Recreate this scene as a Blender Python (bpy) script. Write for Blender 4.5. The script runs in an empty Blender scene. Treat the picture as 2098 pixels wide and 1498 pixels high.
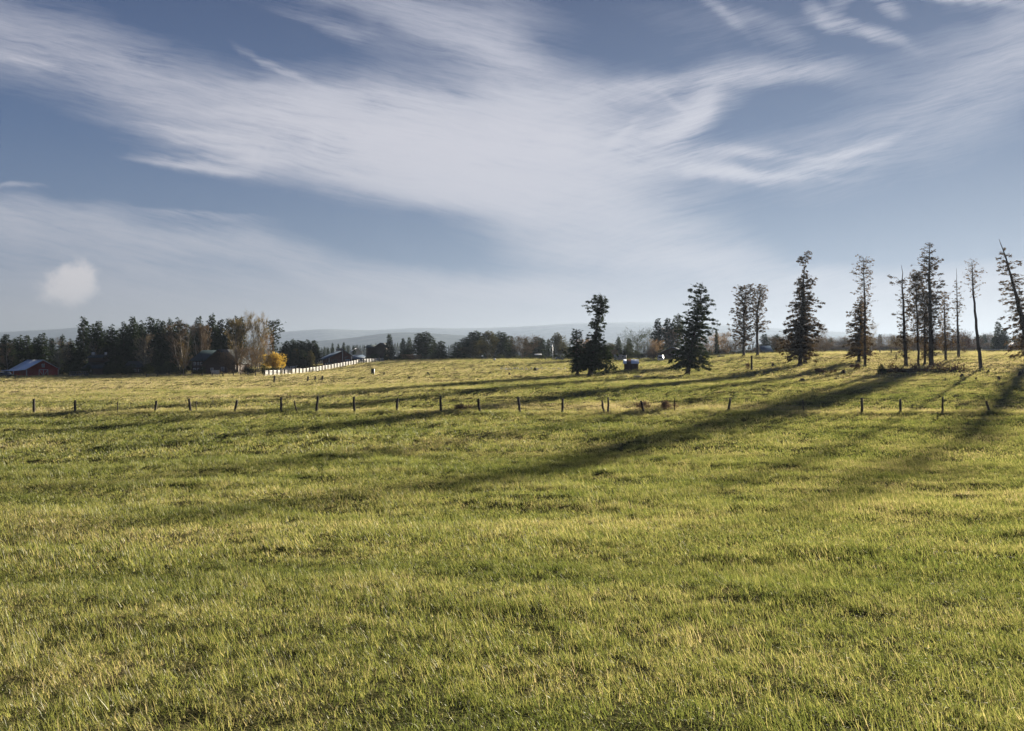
import bpy, math, random
import numpy as np
from mathutils import Vector, Matrix

scene = bpy.context.scene
C = scene.collection
R = math.radians
F, CX, HY, EYE = 1646.0, 1049.0, 735.0, 5.0      # focal length in photo pixels, optical axis, horizon row, eye height

# ------------------------------------------------------------------ camera
cam_d = bpy.data.cameras.new('camera')
cam = bpy.data.objects.new('camera', cam_d)
C.objects.link(cam)
cam_d.sensor_width = 36.0
cam_d.lens = 36.0 * F / 2098.0
cam_d.shift_y = -14.0 / 2098.0
cam_d.clip_start, cam_d.clip_end = 0.1, 30000.0
cam.location = (0, 0, EYE)
cam.rotation_euler = (R(90), 0, 0)
scene.camera = cam

scene.view_settings.view_transform = 'Standard'
scene.view_settings.look = 'None'
scene.view_settings.exposure = 2.3
scene.view_settings.gamma = 1.0
cy = scene.cycles
cy.use_denoising = True
cy.max_bounces = 6
cy.diffuse_bounces = 3
cy.glossy_bounces = 2
cy.transmission_bounces = 4
cy.transparent_max_bounces = 8
cy.volume_bounces = 0
cy.sample_clamp_indirect = 4.0

# ------------------------------------------------------------------ sun and sky
SUN_AZ, SUN_EL = 33.0, 8.8                        # azimuth to the right of the view direction (+Y)
sd = bpy.data.lights.new('sun', 'SUN')
sd.energy = 5.0
sd.angle = R(0.53)
sd.color = (1.0, 0.90, 0.73)
sun = bpy.data.objects.new('sun', sd)
C.objects.link(sun)
sdir = Vector((math.sin(R(SUN_AZ)) * math.cos(R(SUN_EL)), math.cos(R(SUN_AZ)) * math.cos(R(SUN_EL)), math.sin(R(SUN_EL))))
sun.rotation_euler = sdir.to_track_quat('Z', 'Y').to_euler()
sun.location = sdir * 200

world = bpy.data.worlds.new('World')
scene.world = world
world.use_nodes = True
world.cycles.sampling_method = 'MANUAL'
world.cycles.sample_map_resolution = 256
wt = world.node_tree
wt.nodes.clear()


def N(t, typ, **kw):
    n = t.nodes.new(typ)
    for k, v in kw.items():
        setattr(n, k, v)
    return n


def M(t, op, a, b=None, c=None, clamp=False):
    n = t.nodes.new('ShaderNodeMath')
    n.operation = op
    n.use_clamp = clamp
    for i, v in enumerate((a, b, c)):
        if v is None:
            continue
        if isinstance(v, (int, float)):
            n.inputs[i].default_value = v
        else:
            t.links.new(v, n.inputs[i])
    return n.outputs[0]


def ramp(t, fac, stops, interp='LINEAR'):
    n = t.nodes.new('ShaderNodeValToRGB')
    n.color_ramp.interpolation = interp
    e = n.color_ramp.elements
    while len(e) < len(stops):
        e.new(0.5)
    for el, (p, c) in zip(e, stops):
        el.position = p
        el.color = (c[0], c[1], c[2], 1) if not isinstance(c, (int, float)) else (c, c, c, 1)
    t.links.new(fac, n.inputs[0])
    return n.outputs[0]


def mixc(t, fac, a, b, blend='MIX'):
    n = t.nodes.new('ShaderNodeMix')
    n.data_type = 'RGBA'
    n.blend_type = blend
    for s, v in ((n.inputs[0], fac), (n.inputs[6], a), (n.inputs[7], b)):
        if isinstance(v, (int, float)):
            s.default_value = v
        elif isinstance(v, tuple):
            s.default_value = (v[0], v[1], v[2], 1)
        else:
            t.links.new(v, s)
    return n.outputs[2]


def noise(t, vec, scale, detail=4.0, rough=0.55, dist=0.0, dims='3D'):
    n = t.nodes.new('ShaderNodeTexNoise')
    n.noise_dimensions = dims
    n.inputs['Scale'].default_value = scale
    n.inputs['Detail'].default_value = detail
    n.inputs['Roughness'].default_value = rough
    n.inputs['Distortion'].default_value = dist
    if vec is not None:
        t.links.new(vec, n.inputs['Vector'])
    return n


def build_sky():
    t = wt
    geo = N(t, 'ShaderNodeTexCoord')
    sep = N(t, 'ShaderNodeSeparateXYZ')
    t.links.new(geo.outputs['Generated'], sep.inputs[0])
    x, y, z = sep.outputs
    # cloud sheet coordinates: the direction projected on a plane, in units of 1000 photo pixels, Y downwards
    ay = M(t, 'ADD', M(t, 'ABSOLUTE', y), 0.03)
    X = M(t, 'MULTIPLY_ADD', M(t, 'DIVIDE', x, ay), 1.646, 1.049)
    Y = M(t, 'MULTIPLY_ADD', M(t, 'DIVIDE', z, ay), -1.646, 0.735)
    cmb = N(t, 'ShaderNodeCombineXYZ')
    t.links.new(X, cmb.inputs[0])
    t.links.new(Y, cmb.inputs[1])
    P = cmb.outputs[0]

    def warp(P, scale, amp, detail):
        n = noise(t, P, scale, detail, 0.55)
        s = N(t, 'ShaderNodeVectorMath', operation='SUBTRACT')
        t.links.new(n.outputs['Color'], s.inputs[0])
        s.inputs[1].default_value = (0.5, 0.5, 0.5)
        m = N(t, 'ShaderNodeVectorMath', operation='MULTIPLY_ADD')
        t.links.new(s.outputs[0], m.inputs[0])
        m.inputs[1].default_value = (amp, amp * 0.7, 0)
        t.links.new(P, m.inputs[2])
        return m.outputs[0]

    Pw = warp(P, 3.2, 0.11, 2.0)
    Pw = warp(Pw, 11.0, 0.04, 3.0)

    def stretched(P, ang, sx, sy, scale, detail, rough):
        mp = N(t, 'ShaderNodeMapping', vector_type='TEXTURE')
        mp.inputs['Rotation'].default_value = (0, 0, R(ang))
        mp.inputs['Scale'].default_value = (sx, sy, 1)
        t.links.new(P, mp.inputs['Vector'])
        return noise(t, mp.outputs[0], scale, detail, rough).outputs[0]

    side0 = side = M(t, 'MULTIPLY_ADD', X, 2.2, -2.2, clamp=True)
    fib1 = stretched(Pw, 12, 1.0, 0.16, 3.4, 7.0, 0.62)
    fib2 = stretched(Pw, -16, 1.0, 0.2, 4.0, 6.0, 0.6)
    Pq = warp(P, 5.0, 0.05, 3.0)
    f3a = stretched(Pq, 13, 1.0, 0.06, 8.0, 8.0, 0.72)
    f3b = stretched(Pq, -15, 1.0, 0.06, 8.0, 8.0, 0.72)
    Pf = warp(warp(P, 6.0, 0.045, 2.0), 24.0, 0.022, 3.0)
    fib3 = M(t, 'ADD', M(t, 'MULTIPLY', f3a, M(t, 'SUBTRACT', 1.0, side0)), M(t, 'MULTIPLY', f3b, side0))
    fib = M(t, 'ADD', M(t, 'MULTIPLY', fib1, M(t, 'SUBTRACT', 1.0, side)), M(t, 'MULTIPLY', fib2, side))

    fibf = M(t, 'ADD', M(t, 'MULTIPLY', fib, 0.45), M(t, 'MULTIPLY', fib3, 0.55))
    fib = M(t, 'ADD', M(t, 'MULTIPLY', fib, 0.58), M(t, 'MULTIPLY', fib3, 0.42))

    def stroke(acc, cx, cy_, ang, L, wu, wd, amp, k=0.0, P=None):
        mp = N(t, 'ShaderNodeMapping', vector_type='TEXTURE')
        mp.inputs['Location'].default_value = (cx / 1000, cy_ / 1000, 0)
        mp.inputs['Rotation'].default_value = (0, 0, R(ang))
        mp.inputs['Scale'].default_value = (L / 1000, wu / 1000, 1)
        t.links.new(P or Pw, mp.inputs['Vector'])
        s = N(t, 'ShaderNodeSeparateXYZ')
        t.links.new(mp.outputs[0], s.inputs[0])
        a, b = s.outputs[0], s.outputs[1]
        a2 = M(t, 'MULTIPLY', a, a)
        if k:
            b = M(t, 'MULTIPLY_ADD', a2, -k, b)
        if abs(wu - wd) > 1e-6:
            b = M(t, 'MAXIMUM', M(t, 'MULTIPLY', b, -1.0), M(t, 'MULTIPLY', b, wu / wd))
        q = M(t, 'MULTIPLY_ADD', b, b, a2)
        g = M(t, 'POWER', 0.36788, q)
        return M(t, 'MULTIPLY_ADD', g, amp, acc)

    soft = 0.0
    for s in CLOUDS_SOFT:
        soft = stroke(soft, *s)
    fine = 0.0
    for s in CLOUDS_FINE:
        fine = stroke(fine, *s, P=Pf)
    fsoft = M(t, 'MULTIPLY_ADD', fib, 4.2, -1.15)
    ffine = M(t, 'MULTIPLY_ADD', fibf, 6.0, -2.05)
    D = M(t, 'ADD', M(t, 'MULTIPLY', soft, fsoft), M(t, 'MULTIPLY', fine, ffine))
    D = M(t, 'MAXIMUM', M(t, 'MULTIPLY_ADD', D, 1.2, -0.11), 0.0)
    cover = M(t, 'SUBTRACT', 1.0, M(t, 'POWER', 0.36788, D))
    # one puffy cumulus low on the left
    cum = stroke(0.0, 176, 582, 0, 56, 52, 50, 0.95, P=P)
    cum = stroke(cum, 146, 606, 10, 58, 32, 30, 0.5, P=P)
    cum = stroke(cum, 200, 570, 0, 34, 40, 40, 0.4, P=P)
    cn = noise(t, P, 36.0, 6.0, 0.6, 0.3).outputs[0]
    cumf = M(t, 'MULTIPLY_ADD', M(t, 'SUBTRACT', cn, 0.5), 1.25, cum)
    ss = N(t, 'ShaderNodeMapRange', interpolation_type='SMOOTHSTEP')
    t.links.new(cumf, ss.inputs[0])
    ss.inputs[1].default_value, ss.inputs[2].default_value = 0.35, 1.15
    cumm = M(t, 'MULTIPLY', ss.outputs[0], 0.85)
    # clear sky: Nishita tinted by an altitude gradient
    nis = N(t, 'ShaderNodeTexSky')
    nis.sky_type = 'NISHITA'
    nis.sun_disc = False
    nis.sun_elevation = R(SUN_EL)
    nis.sun_rotation = R(SUN_AZ)
    nis.air_density, nis.dust_density, nis.ozone_density = 1.0, 0.5, 3.0
    nsc = N(t, 'ShaderNodeVectorMath', operation='SCALE')
    t.links.new(nis.outputs[0], nsc.inputs[0])
    nsc.inputs['Scale'].default_value = NISHITA
    ev = M(t, 'DIVIDE', z, 0.45)
    grad = ramp(t, ev, SKY_GRAD)
    clear = mixc(t, SKY_MIX, nsc.outputs[0], grad)
    ccol = ramp(t, ev, CLOUD_GRAD)
    col = mixc(t, M(t, 'MULTIPLY', cover, 0.94), clear, ccol)
    col = mixc(t, cumm, col, (0.78, 0.735, 0.745))
    bg = N(t, 'ShaderNodeBackground')
    t.links.new(col, bg.inputs[0])
    bg.inputs[1].default_value = 0.205
    out = N(t, 'ShaderNodeOutputWorld')
    t.links.new(bg.outputs[0], out.inputs[0])


NISHITA = 0.08
SKY_MIX = 0.97
# altitude gradient of the clear sky, position = sin(elevation) / 0.45
SKY_GRAD = [(0.0, (0.54, 0.53, 0.56)), (0.10, (0.44, 0.45, 0.505)), (0.24, (0.135, 0.213, 0.36)), (0.55, (0.064, 0.128, 0.275)), (0.95, (0.026, 0.060, 0.170)), (1.0, (0.023, 0.055, 0.160))]
CLOUD_GRAD = [(0.0, (0.47, 0.47, 0.53)), (0.35, (0.565, 0.57, 0.64)), (0.6, (0.635, 0.63, 0.695)), (1.0, (0.48, 0.50, 0.60))]
# cx, cy, angle, half length, half width above, half width below, density, bend
CLOUDS_SOFT = [
    (900, 325, 4, 330, 105, 62, 2.4, 0.0), (985, 395, 8, 230, 70, 42, 1.9, 0.0), (1170, 275, -12, 180, 80, 70, 1.05, 0.0),
    (640, 270, 14, 190, 70, 80, 0.85, 0.0), (320, 184, 17, 380, 60, 76, 0.60, 0.0), (80, 90, 12, 220, 70, 90, 0.42, 0.0),
    (820, 48, 20, 240, 40, 38, 0.62, 0.2), (950, 105, 20, 140, 60, 50, 0.7, 0.0), (1075, 215, 60, 120, 60, 70, 0.75, 0.0),
    (1040, 40, 20, 130, 70, 70, 0.28, 0.0), (720, 238, 6, 200, 24, 60, 0.5, 0.0),
    (1230, 490, 12, 210, 95, 90, 0.95, 0.0), (1400, 540, 24, 200, 60, 70, 0.6, 0.0), (1140, 520, 70, 90, 60, 90, 0.4, 0.0),
    (240, 490, 7, 330, 42, 90, 0.85, 0.0), (680, 545, 15, 240, 30, 60, 0.62, 0.0), (40, 440, 3, 170, 26, 60, 0.45, 0.0),
    (1950, 210, -28, 300, 110, 110, 0.46, 0.0), (2080, 80, -25, 170, 90, 100, 0.36, 0.0), (1650, 330, -8, 200, 50, 60, 0.22, 0.0),
    (1020, 595, 3, 300, 26, 50, 0.95, 0.0), (1700, 590, 6, 330, 34, 60, 0.8, 0.0), (2040, 575, -4, 200, 28, 60, 0.8, 0.0),
    (300, 600, 5, 420, 50, 60, 0.35, 0.0), (1400, 60, 10, 200, 60, 60, 0.15, 0.0),
]
CLOUDS_FINE = [
    (1290, 200, -4, 150, 14, 22, 0.5, 0.0), (1480, 178, -5, 170, 22, 18, 0.75, 0.0), (1630, 165, 6, 120, 24, 22, 0.35, 0.0),
    (1420, 245, -50, 70, 24, 30, 0.9, -0.4), (1340, 300, -32, 160, 34, 34, 0.8, 0.0), (1260, 295, -38, 70, 8, 10, 0.7, 0.0),
    (1300, 225, 4, 60, 12, 12, 0.5, 0.0), (1365, 222, 30, 50, 8, 8, 0.5, 0.0),
    (1470, 368, 6, 95, 15, 13, 1.5, 0.0), (1590, 372, 2, 90, 8, 8, 0.8, 0.0), (1680, 355, -8, 80, 8, 8, 0.7, -0.3),
    (1700, 330, -14, 110, 8, 9, 0.75, -0.45), (1530, 328, 2, 110, 12, 10, 0.55, 0.0), (1380, 345, -10, 130, 18, 18, 0.6, 0.0),
    (450, 300, 10, 120, 16, 14, 0.6, 0.0), (430, 355, 5, 100, 9, 7, 1.2, 0.0), (520, 345, -2, 90, 24, 14, 0.7, 0.0), (540, 325, -60, 26, 10, 10, 0.6, 0.0),
    (600, 165, 26, 85, 9, 6, 0.5, 0.0), (90, 145, 12, 120, 10, 8, 0.4, 0.0), (860, 222, 6, 120, 18, 12, 0.5, 0.0), (900, 245, -4, 100, 12, 16, 0.45, 0.3),
    (1660, 56, 40, 44, 16, 16, 0.55, 0.0), (1700, 26, -50, 44, 18, 18, 0.3, 0.0), (1735, 84, 14, 84, 16, 12, 0.8, 0.25), (1785, 36, 25, 34, 16, 16, 0.8, 0.0), (1930, 22, 6, 130, 9, 9, 0.9, 0.2),
    (1465, 38, 45, 60, 10, 10, 0.5, 0.3), (1560, 80, 24, 110, 26, 26, 0.25, 0.0), (430, 10, 10, 80, 8, 8, 0.3, 0.0), (700, 80, 16, 120, 20, 14, 0.35, 0.0),
    (440, 288, 9, 100, 4, 5, 0.55, 0.1), (470, 312, 7, 110, 4, 4, 0.5, 0.1), (500, 336, 4, 90, 4, 4, 0.5, 0.1), (560, 330, -58, 30, 7, 7, 0.5, 0.0), (660, 300, -78, 34, 8, 10, 0.35, 0.0),
    (60, 392, 2, 60, 5, 6, 0.4, 0.0), (420, 445, 4, 110, 5, 14, 0.5, 0.0),
]
build_sky()

# ------------------------------------------------------------------ small numerical helpers


def vnoise(x, y, seed=0):
    x = np.asarray(x, float)
    y = np.asarray(y, float)
    xi = np.floor(x).astype(np.int64)
    yi = np.floor(y).astype(np.int64)
    xf, yf = x - xi, y - yi

    def h(a, b):
        n = (a * 374761393 + b * 668265263 + seed * 144269504) & 0xffffffff
        n = ((n ^ (n >> 13)) * 1274126177) & 0xffffffff
        return ((n ^ (n >> 16)) & 0xffff) / 65535.0
    u, v = xf * xf * (3 - 2 * xf), yf * yf * (3 - 2 * yf)
    return (h(xi, yi) * (1 - u) + h(xi + 1, yi) * u) * (1 - v) + (h(xi, yi + 1) * (1 - u) + h(xi + 1, yi + 1) * u) * v


def fbm(x, y, seed=0, oct_=4):
    s, a, tot = 0, 1.0, 0
    for o in range(oct_):
        s = s + a * vnoise(x * 2 ** o, y * 2 ** o, seed + o)
        tot += a
        a *= 0.5
    return s / tot


def sstep(a, b, x):
    t_ = np.clip((x - a) / (b - a), 0, 1)
    return t_ * t_ * (3 - 2 * t_)


# ------------------------------------------------------------------ terrain: height relative to the eye at (photo column, distance)
CP = []
for px in (-150, 300, 750, 1200, 1650, 2250):
    for d, z in ((3, -1.9), (4.6, -2.2), (7, -2.55), (10, -2.95), (18, -3.75), (30, -4.45), (44, -4.72), (64, -4.45)):
        CP.append((px, d, z))
for px, d, z in ((0, 95, -4.7), (500, 95, -4.2), (900, 95, -3.75), (1150, 95, -3.45), (1500, 95, -3.4), (1800, 105, -3.35), (2200, 100, -2.9),
                 (0, 140, -4.85), (350, 140, -4.75), (650, 140, -4.4), (900, 140, -3.7), (1050, 140, -3.35), (1210, 142, -3.17), (1410, 150, -3.15),
                 (1293, 168, -2.6), (1640, 165, -1.35), (1540, 150, -2.3), (1772, 150, -1.6), (1908, 150, -1.4), (2010, 135, -1.8), (1940, 110, -2.8), (2090, 110, -2.7), (2200, 150, -1.2),
                 (-100, 212, -5.0), (60, 215, -5.0), (300, 210, -4.7), (450, 205, -4.5), (540, 190, -4.15), (640, 222, -3.8), (700, 246, -2.6), (745, 267, -1.4), (790, 282, -1.05),
                 (900, 260, -0.7), (1000, 260, -0.65), (1150, 260, -0.65), (900, 215, -2.1), (1050, 215, -1.9), (1150, 200, -2.2), (1293, 230, -1.4), (1400, 235, -0.8), (1500, 240, 0.9), (1640, 250, 1.6),
                 (1800, 250, 1.9), (2000, 250, 1.9), (2200, 250, 1.9), (800, 190, -2.95),
                 (-100, 330, -4.8), (300, 330, -4.5), (600, 330, -3.0), (760, 345, -1.4), (900, 345, -0.8), (1200, 345, -0.6), (1400, 345, 0.3), (1700, 345, 2.1), (2200, 345, 2.1)):
    CP.append((px, d, z))
CP = np.array(CP, float)


def tcoord(u, d):
    return np.stack([u * 2.2, np.log(d)], -1)


_q = tcoord((CP[:, 0] - CX) / F, CP[:, 1])


def _tps(r2):
    return 0.5 * r2 * np.log(r2 + 1e-9)


_n = len(CP)
_A = np.zeros((_n + 3, _n + 3))
_A[:_n, :_n] = _tps(((_q[:, None] - _q[None]) ** 2).sum(-1)) + 0.004 * np.eye(_n)
_A[:_n, _n] = 1
_A[:_n, _n + 1:] = _q
_A[_n, :_n] = 1
_A[_n + 1:, :_n] = _q.T
_w = np.linalg.solve(_A, np.concatenate([CP[:, 2], np.zeros(3)]))


def Hsmooth(x, y):
    x = np.asarray(x, float)
    y = np.asarray(y, float)
    yy = np.maximum(y, 3.0)
    u = np.clip(x / yy, -0.72, 0.72)
    d = np.clip(yy, 3.0, 345.0)
    q = tcoord(u, d)
    sh = q.shape[:-1]
    q = q.reshape(-1, 2)
    out = np.empty(len(q))
    for i in range(0, len(q), 20000):
        qq = q[i:i + 20000]
        K = _tps(((qq[:, None] - _q[None]) ** 2).sum(-1))
        out[i:i + 20000] = K @ _w[:_n] + _w[_n] + qq @ _w[_n + 1:]
    out = out.reshape(sh)
    f = sstep(360, 700, np.hypot(x, y))
    return EYE + out * (1 - f) + (-3.5) * f


def Hbump(x, y):
    x = np.asarray(x, float)
    y = np.asarray(y, float)
    d = np.hypot(x, y)
    a = np.clip(d / 25.0, 0.55, 1.0) * (1 - sstep(380, 600, d))
    b = (fbm(x / 9, y / 5, 3, 3) - 0.5) * 0.30 + (fbm(x / 2.2, y / 1.2, 7, 3) - 0.5) * 0.16
    # a worn bank where the near fence runs and scattered hummocks
    t1 = sstep(0.66, 0.8, fbm(x / 3.5, y / 2.0, 21, 2)) * 0.10
    return a * (b + t1)


def Hg(x, y):
    return Hsmooth(x, y) + Hbump(x, y)


def H1(x, y):
    return float(Hg(np.array([x]), np.array([y]))[0])


def at(px, py, d):
    return ((px - CX) / F * d, d, EYE + (HY - py) / F * d)


def gp(px, d, sink=0.0):
    x = (px - CX) / F * d
    return Vector((x, d, H1(x, d) - sink))


# ------------------------------------------------------------------ mesh helpers
class MB:
    def __init__(self):
        self.v, self.f, self.n = [], [], 0

    def add(self, v, f):
        v = np.asarray(v, float).reshape(-1, 3)
        f = np.asarray(f, np.int64)
        if len(v):
            self.v.append(v)
            self.f.append(f + self.n)
            self.n += len(v)
        return self

    def box(self, c, s, rz=0.0, M4=None):
        sx, sy, sz = s[0] / 2, s[1] / 2, s[2] / 2
        v = np.array([(-sx, -sy, -sz), (sx, -sy, -sz), (sx, sy, -sz), (-sx, sy, -sz), (-sx, -sy, sz), (sx, -sy, sz), (sx, sy, sz), (-sx, sy, sz)])
        if rz:
            c_, s_ = math.cos(rz), math.sin(rz)
            v = v @ np.array([(c_, s_, 0), (-s_, c_, 0), (0, 0, 1)])
        return self.add(v + np.array(c), [(0, 3, 2, 1), (4, 5, 6, 7), (0, 1, 5, 4), (1, 2, 6, 5), (2, 3, 7, 6), (3, 0, 4, 7)])

    def tube(self, pts, rad, n=6):
        pts = np.asarray(pts, float)
        k = len(pts)
        rad = np.broadcast_to(np.asarray(rad, float), (k,))
        tg = np.gradient(pts, axis=0)
        tg /= np.linalg.norm(tg, axis=1)[:, None] + 1e-9
        ref = np.where(np.abs(tg[:, 2:3]) > 0.9, np.array([[1.0, 0, 0]]), np.array([[0, 0, 1.0]]))
        a = np.cross(tg, ref)
        a /= np.linalg.norm(a, axis=1)[:, None] + 1e-9
        b = np.cross(tg, a)
        th = np.arange(n) * 2 * math.pi / n
        v = pts[:, None] + rad[:, None, None] * (np.cos(th)[None, :, None] * a[:, None] + np.sin(th)[None, :, None] * b[:, None])
        i = np.arange(k - 1)[:, None] * n
        j = np.arange(n)[None]
        f = np.stack([i + j, i + (j + 1) % n, i + n + (j + 1) % n, i + n + j], -1).reshape(-1, 4)
        base = self.n
        self.add(v.reshape(-1, 3), f)
        for ring in (0, k - 1):
            cidx = np.arange(n) + ring * n + base
            self.f.append(cidx[None] if ring else cidx[::-1][None])
        return self

    def leaves(self, base, direc, length, width, rng):
        """diamond leaves / sprays: arrays of base points and unit directions"""
        n = len(base)
        if n == 0:
            return self
        rv = rng.normal(size=(n, 3))
        s = np.cross(direc, rv)
        s /= np.linalg.norm(s, axis=1)[:, None] + 1e-9
        length = np.broadcast_to(length, (n,))[:, None]
        width = np.broadcast_to(width, (n,))[:, None]
        m = base + direc * length * 0.45
        tip = base + direc * length
        v = np.stack([base, m + s * width * 0.5, tip, m - s * width * 0.5], 1).reshape(-1, 3)
        f = np.arange(n * 4).reshape(-1, 4)
        return self.add(v, f)

    def mesh(self, name, mat, smooth=False):
        me = bpy.data.meshes.new(name)
        v = np.concatenate(self.v)
        me.vertices.add(len(v))
        me.vertices.foreach_set('co', v.astype(np.float32).ravel())
        tot = np.concatenate([np.full(len(f), f.shape[1], np.int64) for f in self.f])
        idx = np.concatenate([f.ravel() for f in self.f])
        me.loops.add(len(idx))
        me.loops.foreach_set('vertex_index', idx.astype(np.int32))
        me.polygons.add(len(tot))
        st = np.zeros(len(tot), np.int32)
        st[1:] = np.cumsum(tot)[:-1]
        me.polygons.foreach_set('loop_start', st)
        if smooth:
            me.polygons.foreach_set('use_smooth', np.ones(len(tot), bool))
        me.update(calc_edges=True)
        me.validate()
        if mat:
            me.materials.append(mat)
        return me

    def build(self, name, mat, parent=None, smooth=False):
        o = bpy.data.objects.new(name, self.mesh(name, mat, smooth))
        C.objects.link(o)
        if parent:
            o.parent = parent
        return o


def bevel(o, w=0.02, seg=1):
    m = o.modifiers.new('bevel', 'BEVEL')
    m.width, m.segments = w, seg
    m.limit_method = 'ANGLE'
    return o


def tag(o, label, cat, group=None):
    o['label'] = label
    o['category'] = cat
    if group:
        o['group'] = group
    return o


def thing(name, label, cat, loc, rz=0.0, group=None):
    o = bpy.data.objects.new(name, None)
    C.objects.link(o)
    o.empty_display_size = 0.3
    o.location = loc
    o.rotation_euler = (0, 0, rz)
    return tag(o, label, cat, group)


def dup(root, loc, rz=0.0, scale=None, label=None, group=None):
    r = root.copy()
    C.objects.link(r)
    r.location = loc
    r.rotation_euler = (0, 0, rz)
    if scale is not None:
        r.scale = scale
    if label:
        r['label'] = label
    if group:
        r['group'] = group
    for ch in list(root.children):
        c = ch.copy()
        C.objects.link(c)
        c.parent = r
        for g in ch.children:
            d = g.copy()
            C.objects.link(d)
            d.parent = c
    return r


ORD = ['first', 'second', 'third', 'fourth', 'fifth', 'sixth', 'seventh', 'eighth', 'ninth', 'tenth', 'eleventh', 'twelfth', 'thirteenth', 'fourteenth', 'fifteenth',
       'sixteenth', 'seventeenth', 'eighteenth', 'nineteenth', 'twentieth']
ORD += ['twenty-' + o for o in ORD[:9]] + ['thirtieth'] + ['thirty-' + o for o in ORD[:9]] + ['fortieth'] + ['forty-' + o for o in ORD[:9]] + ['fiftieth']

# ------------------------------------------------------------------ materials


def mat_new(name):
    m = bpy.data.materials.new(name)
    m.use_nodes = True
    t = m.node_tree
    t.nodes.clear()
    out = N(t, 'ShaderNodeOutputMaterial')
    return m, t, out


def mat_solid(name, col, rough=0.7, var=0.25, scale=3.0, metal=0.0, col2=None, bump=0.0, stretch=None, spec=0.4):
    m, t, out = mat_new(name)
    tc = N(t, 'ShaderNodeTexCoord')
    vec = tc.outputs['Object']
    if stretch:
        mp = N(t, 'ShaderNodeMapping')
        mp.inputs['Scale'].default_value = stretch
        t.links.new(vec, mp.inputs[0])
        vec = mp.outputs[0]
    n = noise(t, vec, scale, 5.0, 0.6)
    c2 = col2 or tuple(c * (1 - var) for c in col)
    c1 = tuple(min(1, c * (1 + var * 0.5)) for c in col)
    cc = ramp(t, n.outputs[0], [(0.3, c2), (0.68, c1)])
    b = N(t, 'ShaderNodeBsdfPrincipled')
    t.links.new(cc, b.inputs['Base Color'])
    b.inputs['Roughness'].default_value = rough
    b.inputs['Metallic'].default_value = metal
    b.inputs['Specular IOR Level'].default_value = spec
    if bump:
        bp = N(t, 'ShaderNodeBump')
        bp.inputs['Strength'].default_value = bump
        t.links.new(n.outputs[0], bp.inputs['Height'])
        t.links.new(bp.outputs[0], b.inputs['Normal'])
    t.links.new(b.outputs[0], out.inputs[0])
    return m


def mat_boards(name, col, col2, width=0.2, axis=0, rough=0.8):
    """vertical boards: dark joints between boards, each board its own tone"""
    m, t, out = mat_new(name)
    tc = N(t, 'ShaderNodeTexCoord')
    sep = N(t, 'ShaderNodeSeparateXYZ')
    t.links.new(tc.outputs['Object'], sep.inputs[0])
    s = M(t, 'ADD', sep.outputs[0], sep.outputs[1]) if axis == 0 else sep.outputs[2]
    s = M(t, 'DIVIDE', s, width)
    fr = M(t, 'FRACT', s)
    joint = M(t, 'LESS_THAN', fr, 0.12)
    wn = N(t, 'ShaderNodeTexWhiteNoise', noise_dimensions='1D')
    t.links.new(M(t, 'FLOOR', s), wn.inputs['W'])
    n = noise(t, tc.outputs['Object'], 2.5, 5, 0.6)
    c = mixc(t, M(t, 'MULTIPLY', wn.outputs[0], 0.7), col, col2)
    c = mixc(t, M(t, 'MULTIPLY', n.outputs[0], 0.5), c, tuple(x * 0.6 for x in col))
    c = mixc(t, joint, c, tuple(x * 0.35 for x in col))
    b = N(t, 'ShaderNodeBsdfPrincipled')
    t.links.new(c, b.inputs['Base Color'])
    b.inputs['Roughness'].default_value = rough
    t.links.new(b.outputs[0], out.inputs[0])
    return m


def mat_leaf(name, col, col2, transl=0.35, scale=0.6, rnd=0.25):
    m, t, out = mat_new(name)
    tc = N(t, 'ShaderNodeTexCoord')
    n = noise(t, tc.outputs['Object'], scale, 3, 0.6)
    oi = N(t, 'ShaderNodeObjectInfo')
    f = M(t, 'MULTIPLY_ADD', M(t, 'SUBTRACT', oi.outputs['Random'], 0.5), rnd, n.outputs[0])
    c = ramp(t, f, [(0.3, col), (0.7, col2)])
    d = N(t, 'ShaderNodeBsdfDiffuse')
    t.links.new(c, d.inputs[0])
    tr = N(t, 'ShaderNodeBsdfTranslucent')
    c3 = mixc(t, 1.0, c, (1.0, 0.95, 0.6), 'MULTIPLY')
    t.links.new(c3, tr.inputs[0])
    mx = N(t, 'ShaderNodeMixShader')
    mx.inputs[0].default_value = transl
    t.links.new(d.outputs[0], mx.inputs[1])
    t.links.new(tr.outputs[0], mx.inputs[2])
    t.links.new(mx.outputs[0], out.inputs[0])
    return m


MT = {}
MT['fir'] = mat_leaf('dark_fir_needles', (0.018, 0.030, 0.018), (0.045, 0.062, 0.032), 0.22)
MT['pine'] = mat_leaf('pine_needles', (0.028, 0.040, 0.022), (0.065, 0.075, 0.035), 0.25)
MT['olive'] = mat_leaf('olive_needles', (0.045, 0.045, 0.025), (0.11, 0.10, 0.05), 0.25)
MT['rust'] = mat_leaf('rusty_needles', (0.050, 0.036, 0.024), (0.125, 0.082, 0.045), 0.35)
MT['weed'] = mat_leaf('dry_reddish_weeds', (0.17, 0.12, 0.10), (0.30, 0.21, 0.17), 0.3)
MT['twig'] = mat_leaf('bare_twigs', (0.10, 0.075, 0.055), (0.23, 0.165, 0.11), 0.1)
MT['paletwig'] = mat_leaf('pale_twigs', (0.20, 0.165, 0.12), (0.36, 0.29, 0.20), 0.1)
MT['bud'] = mat_leaf('budding_twigs', (0.16, 0.105, 0.07), (0.30, 0.20, 0.13), 0.3)
MT['gold'] = mat_leaf('golden_leaves', (0.36, 0.25, 0.05), (0.54, 0.39, 0.10), 0.4)
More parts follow.
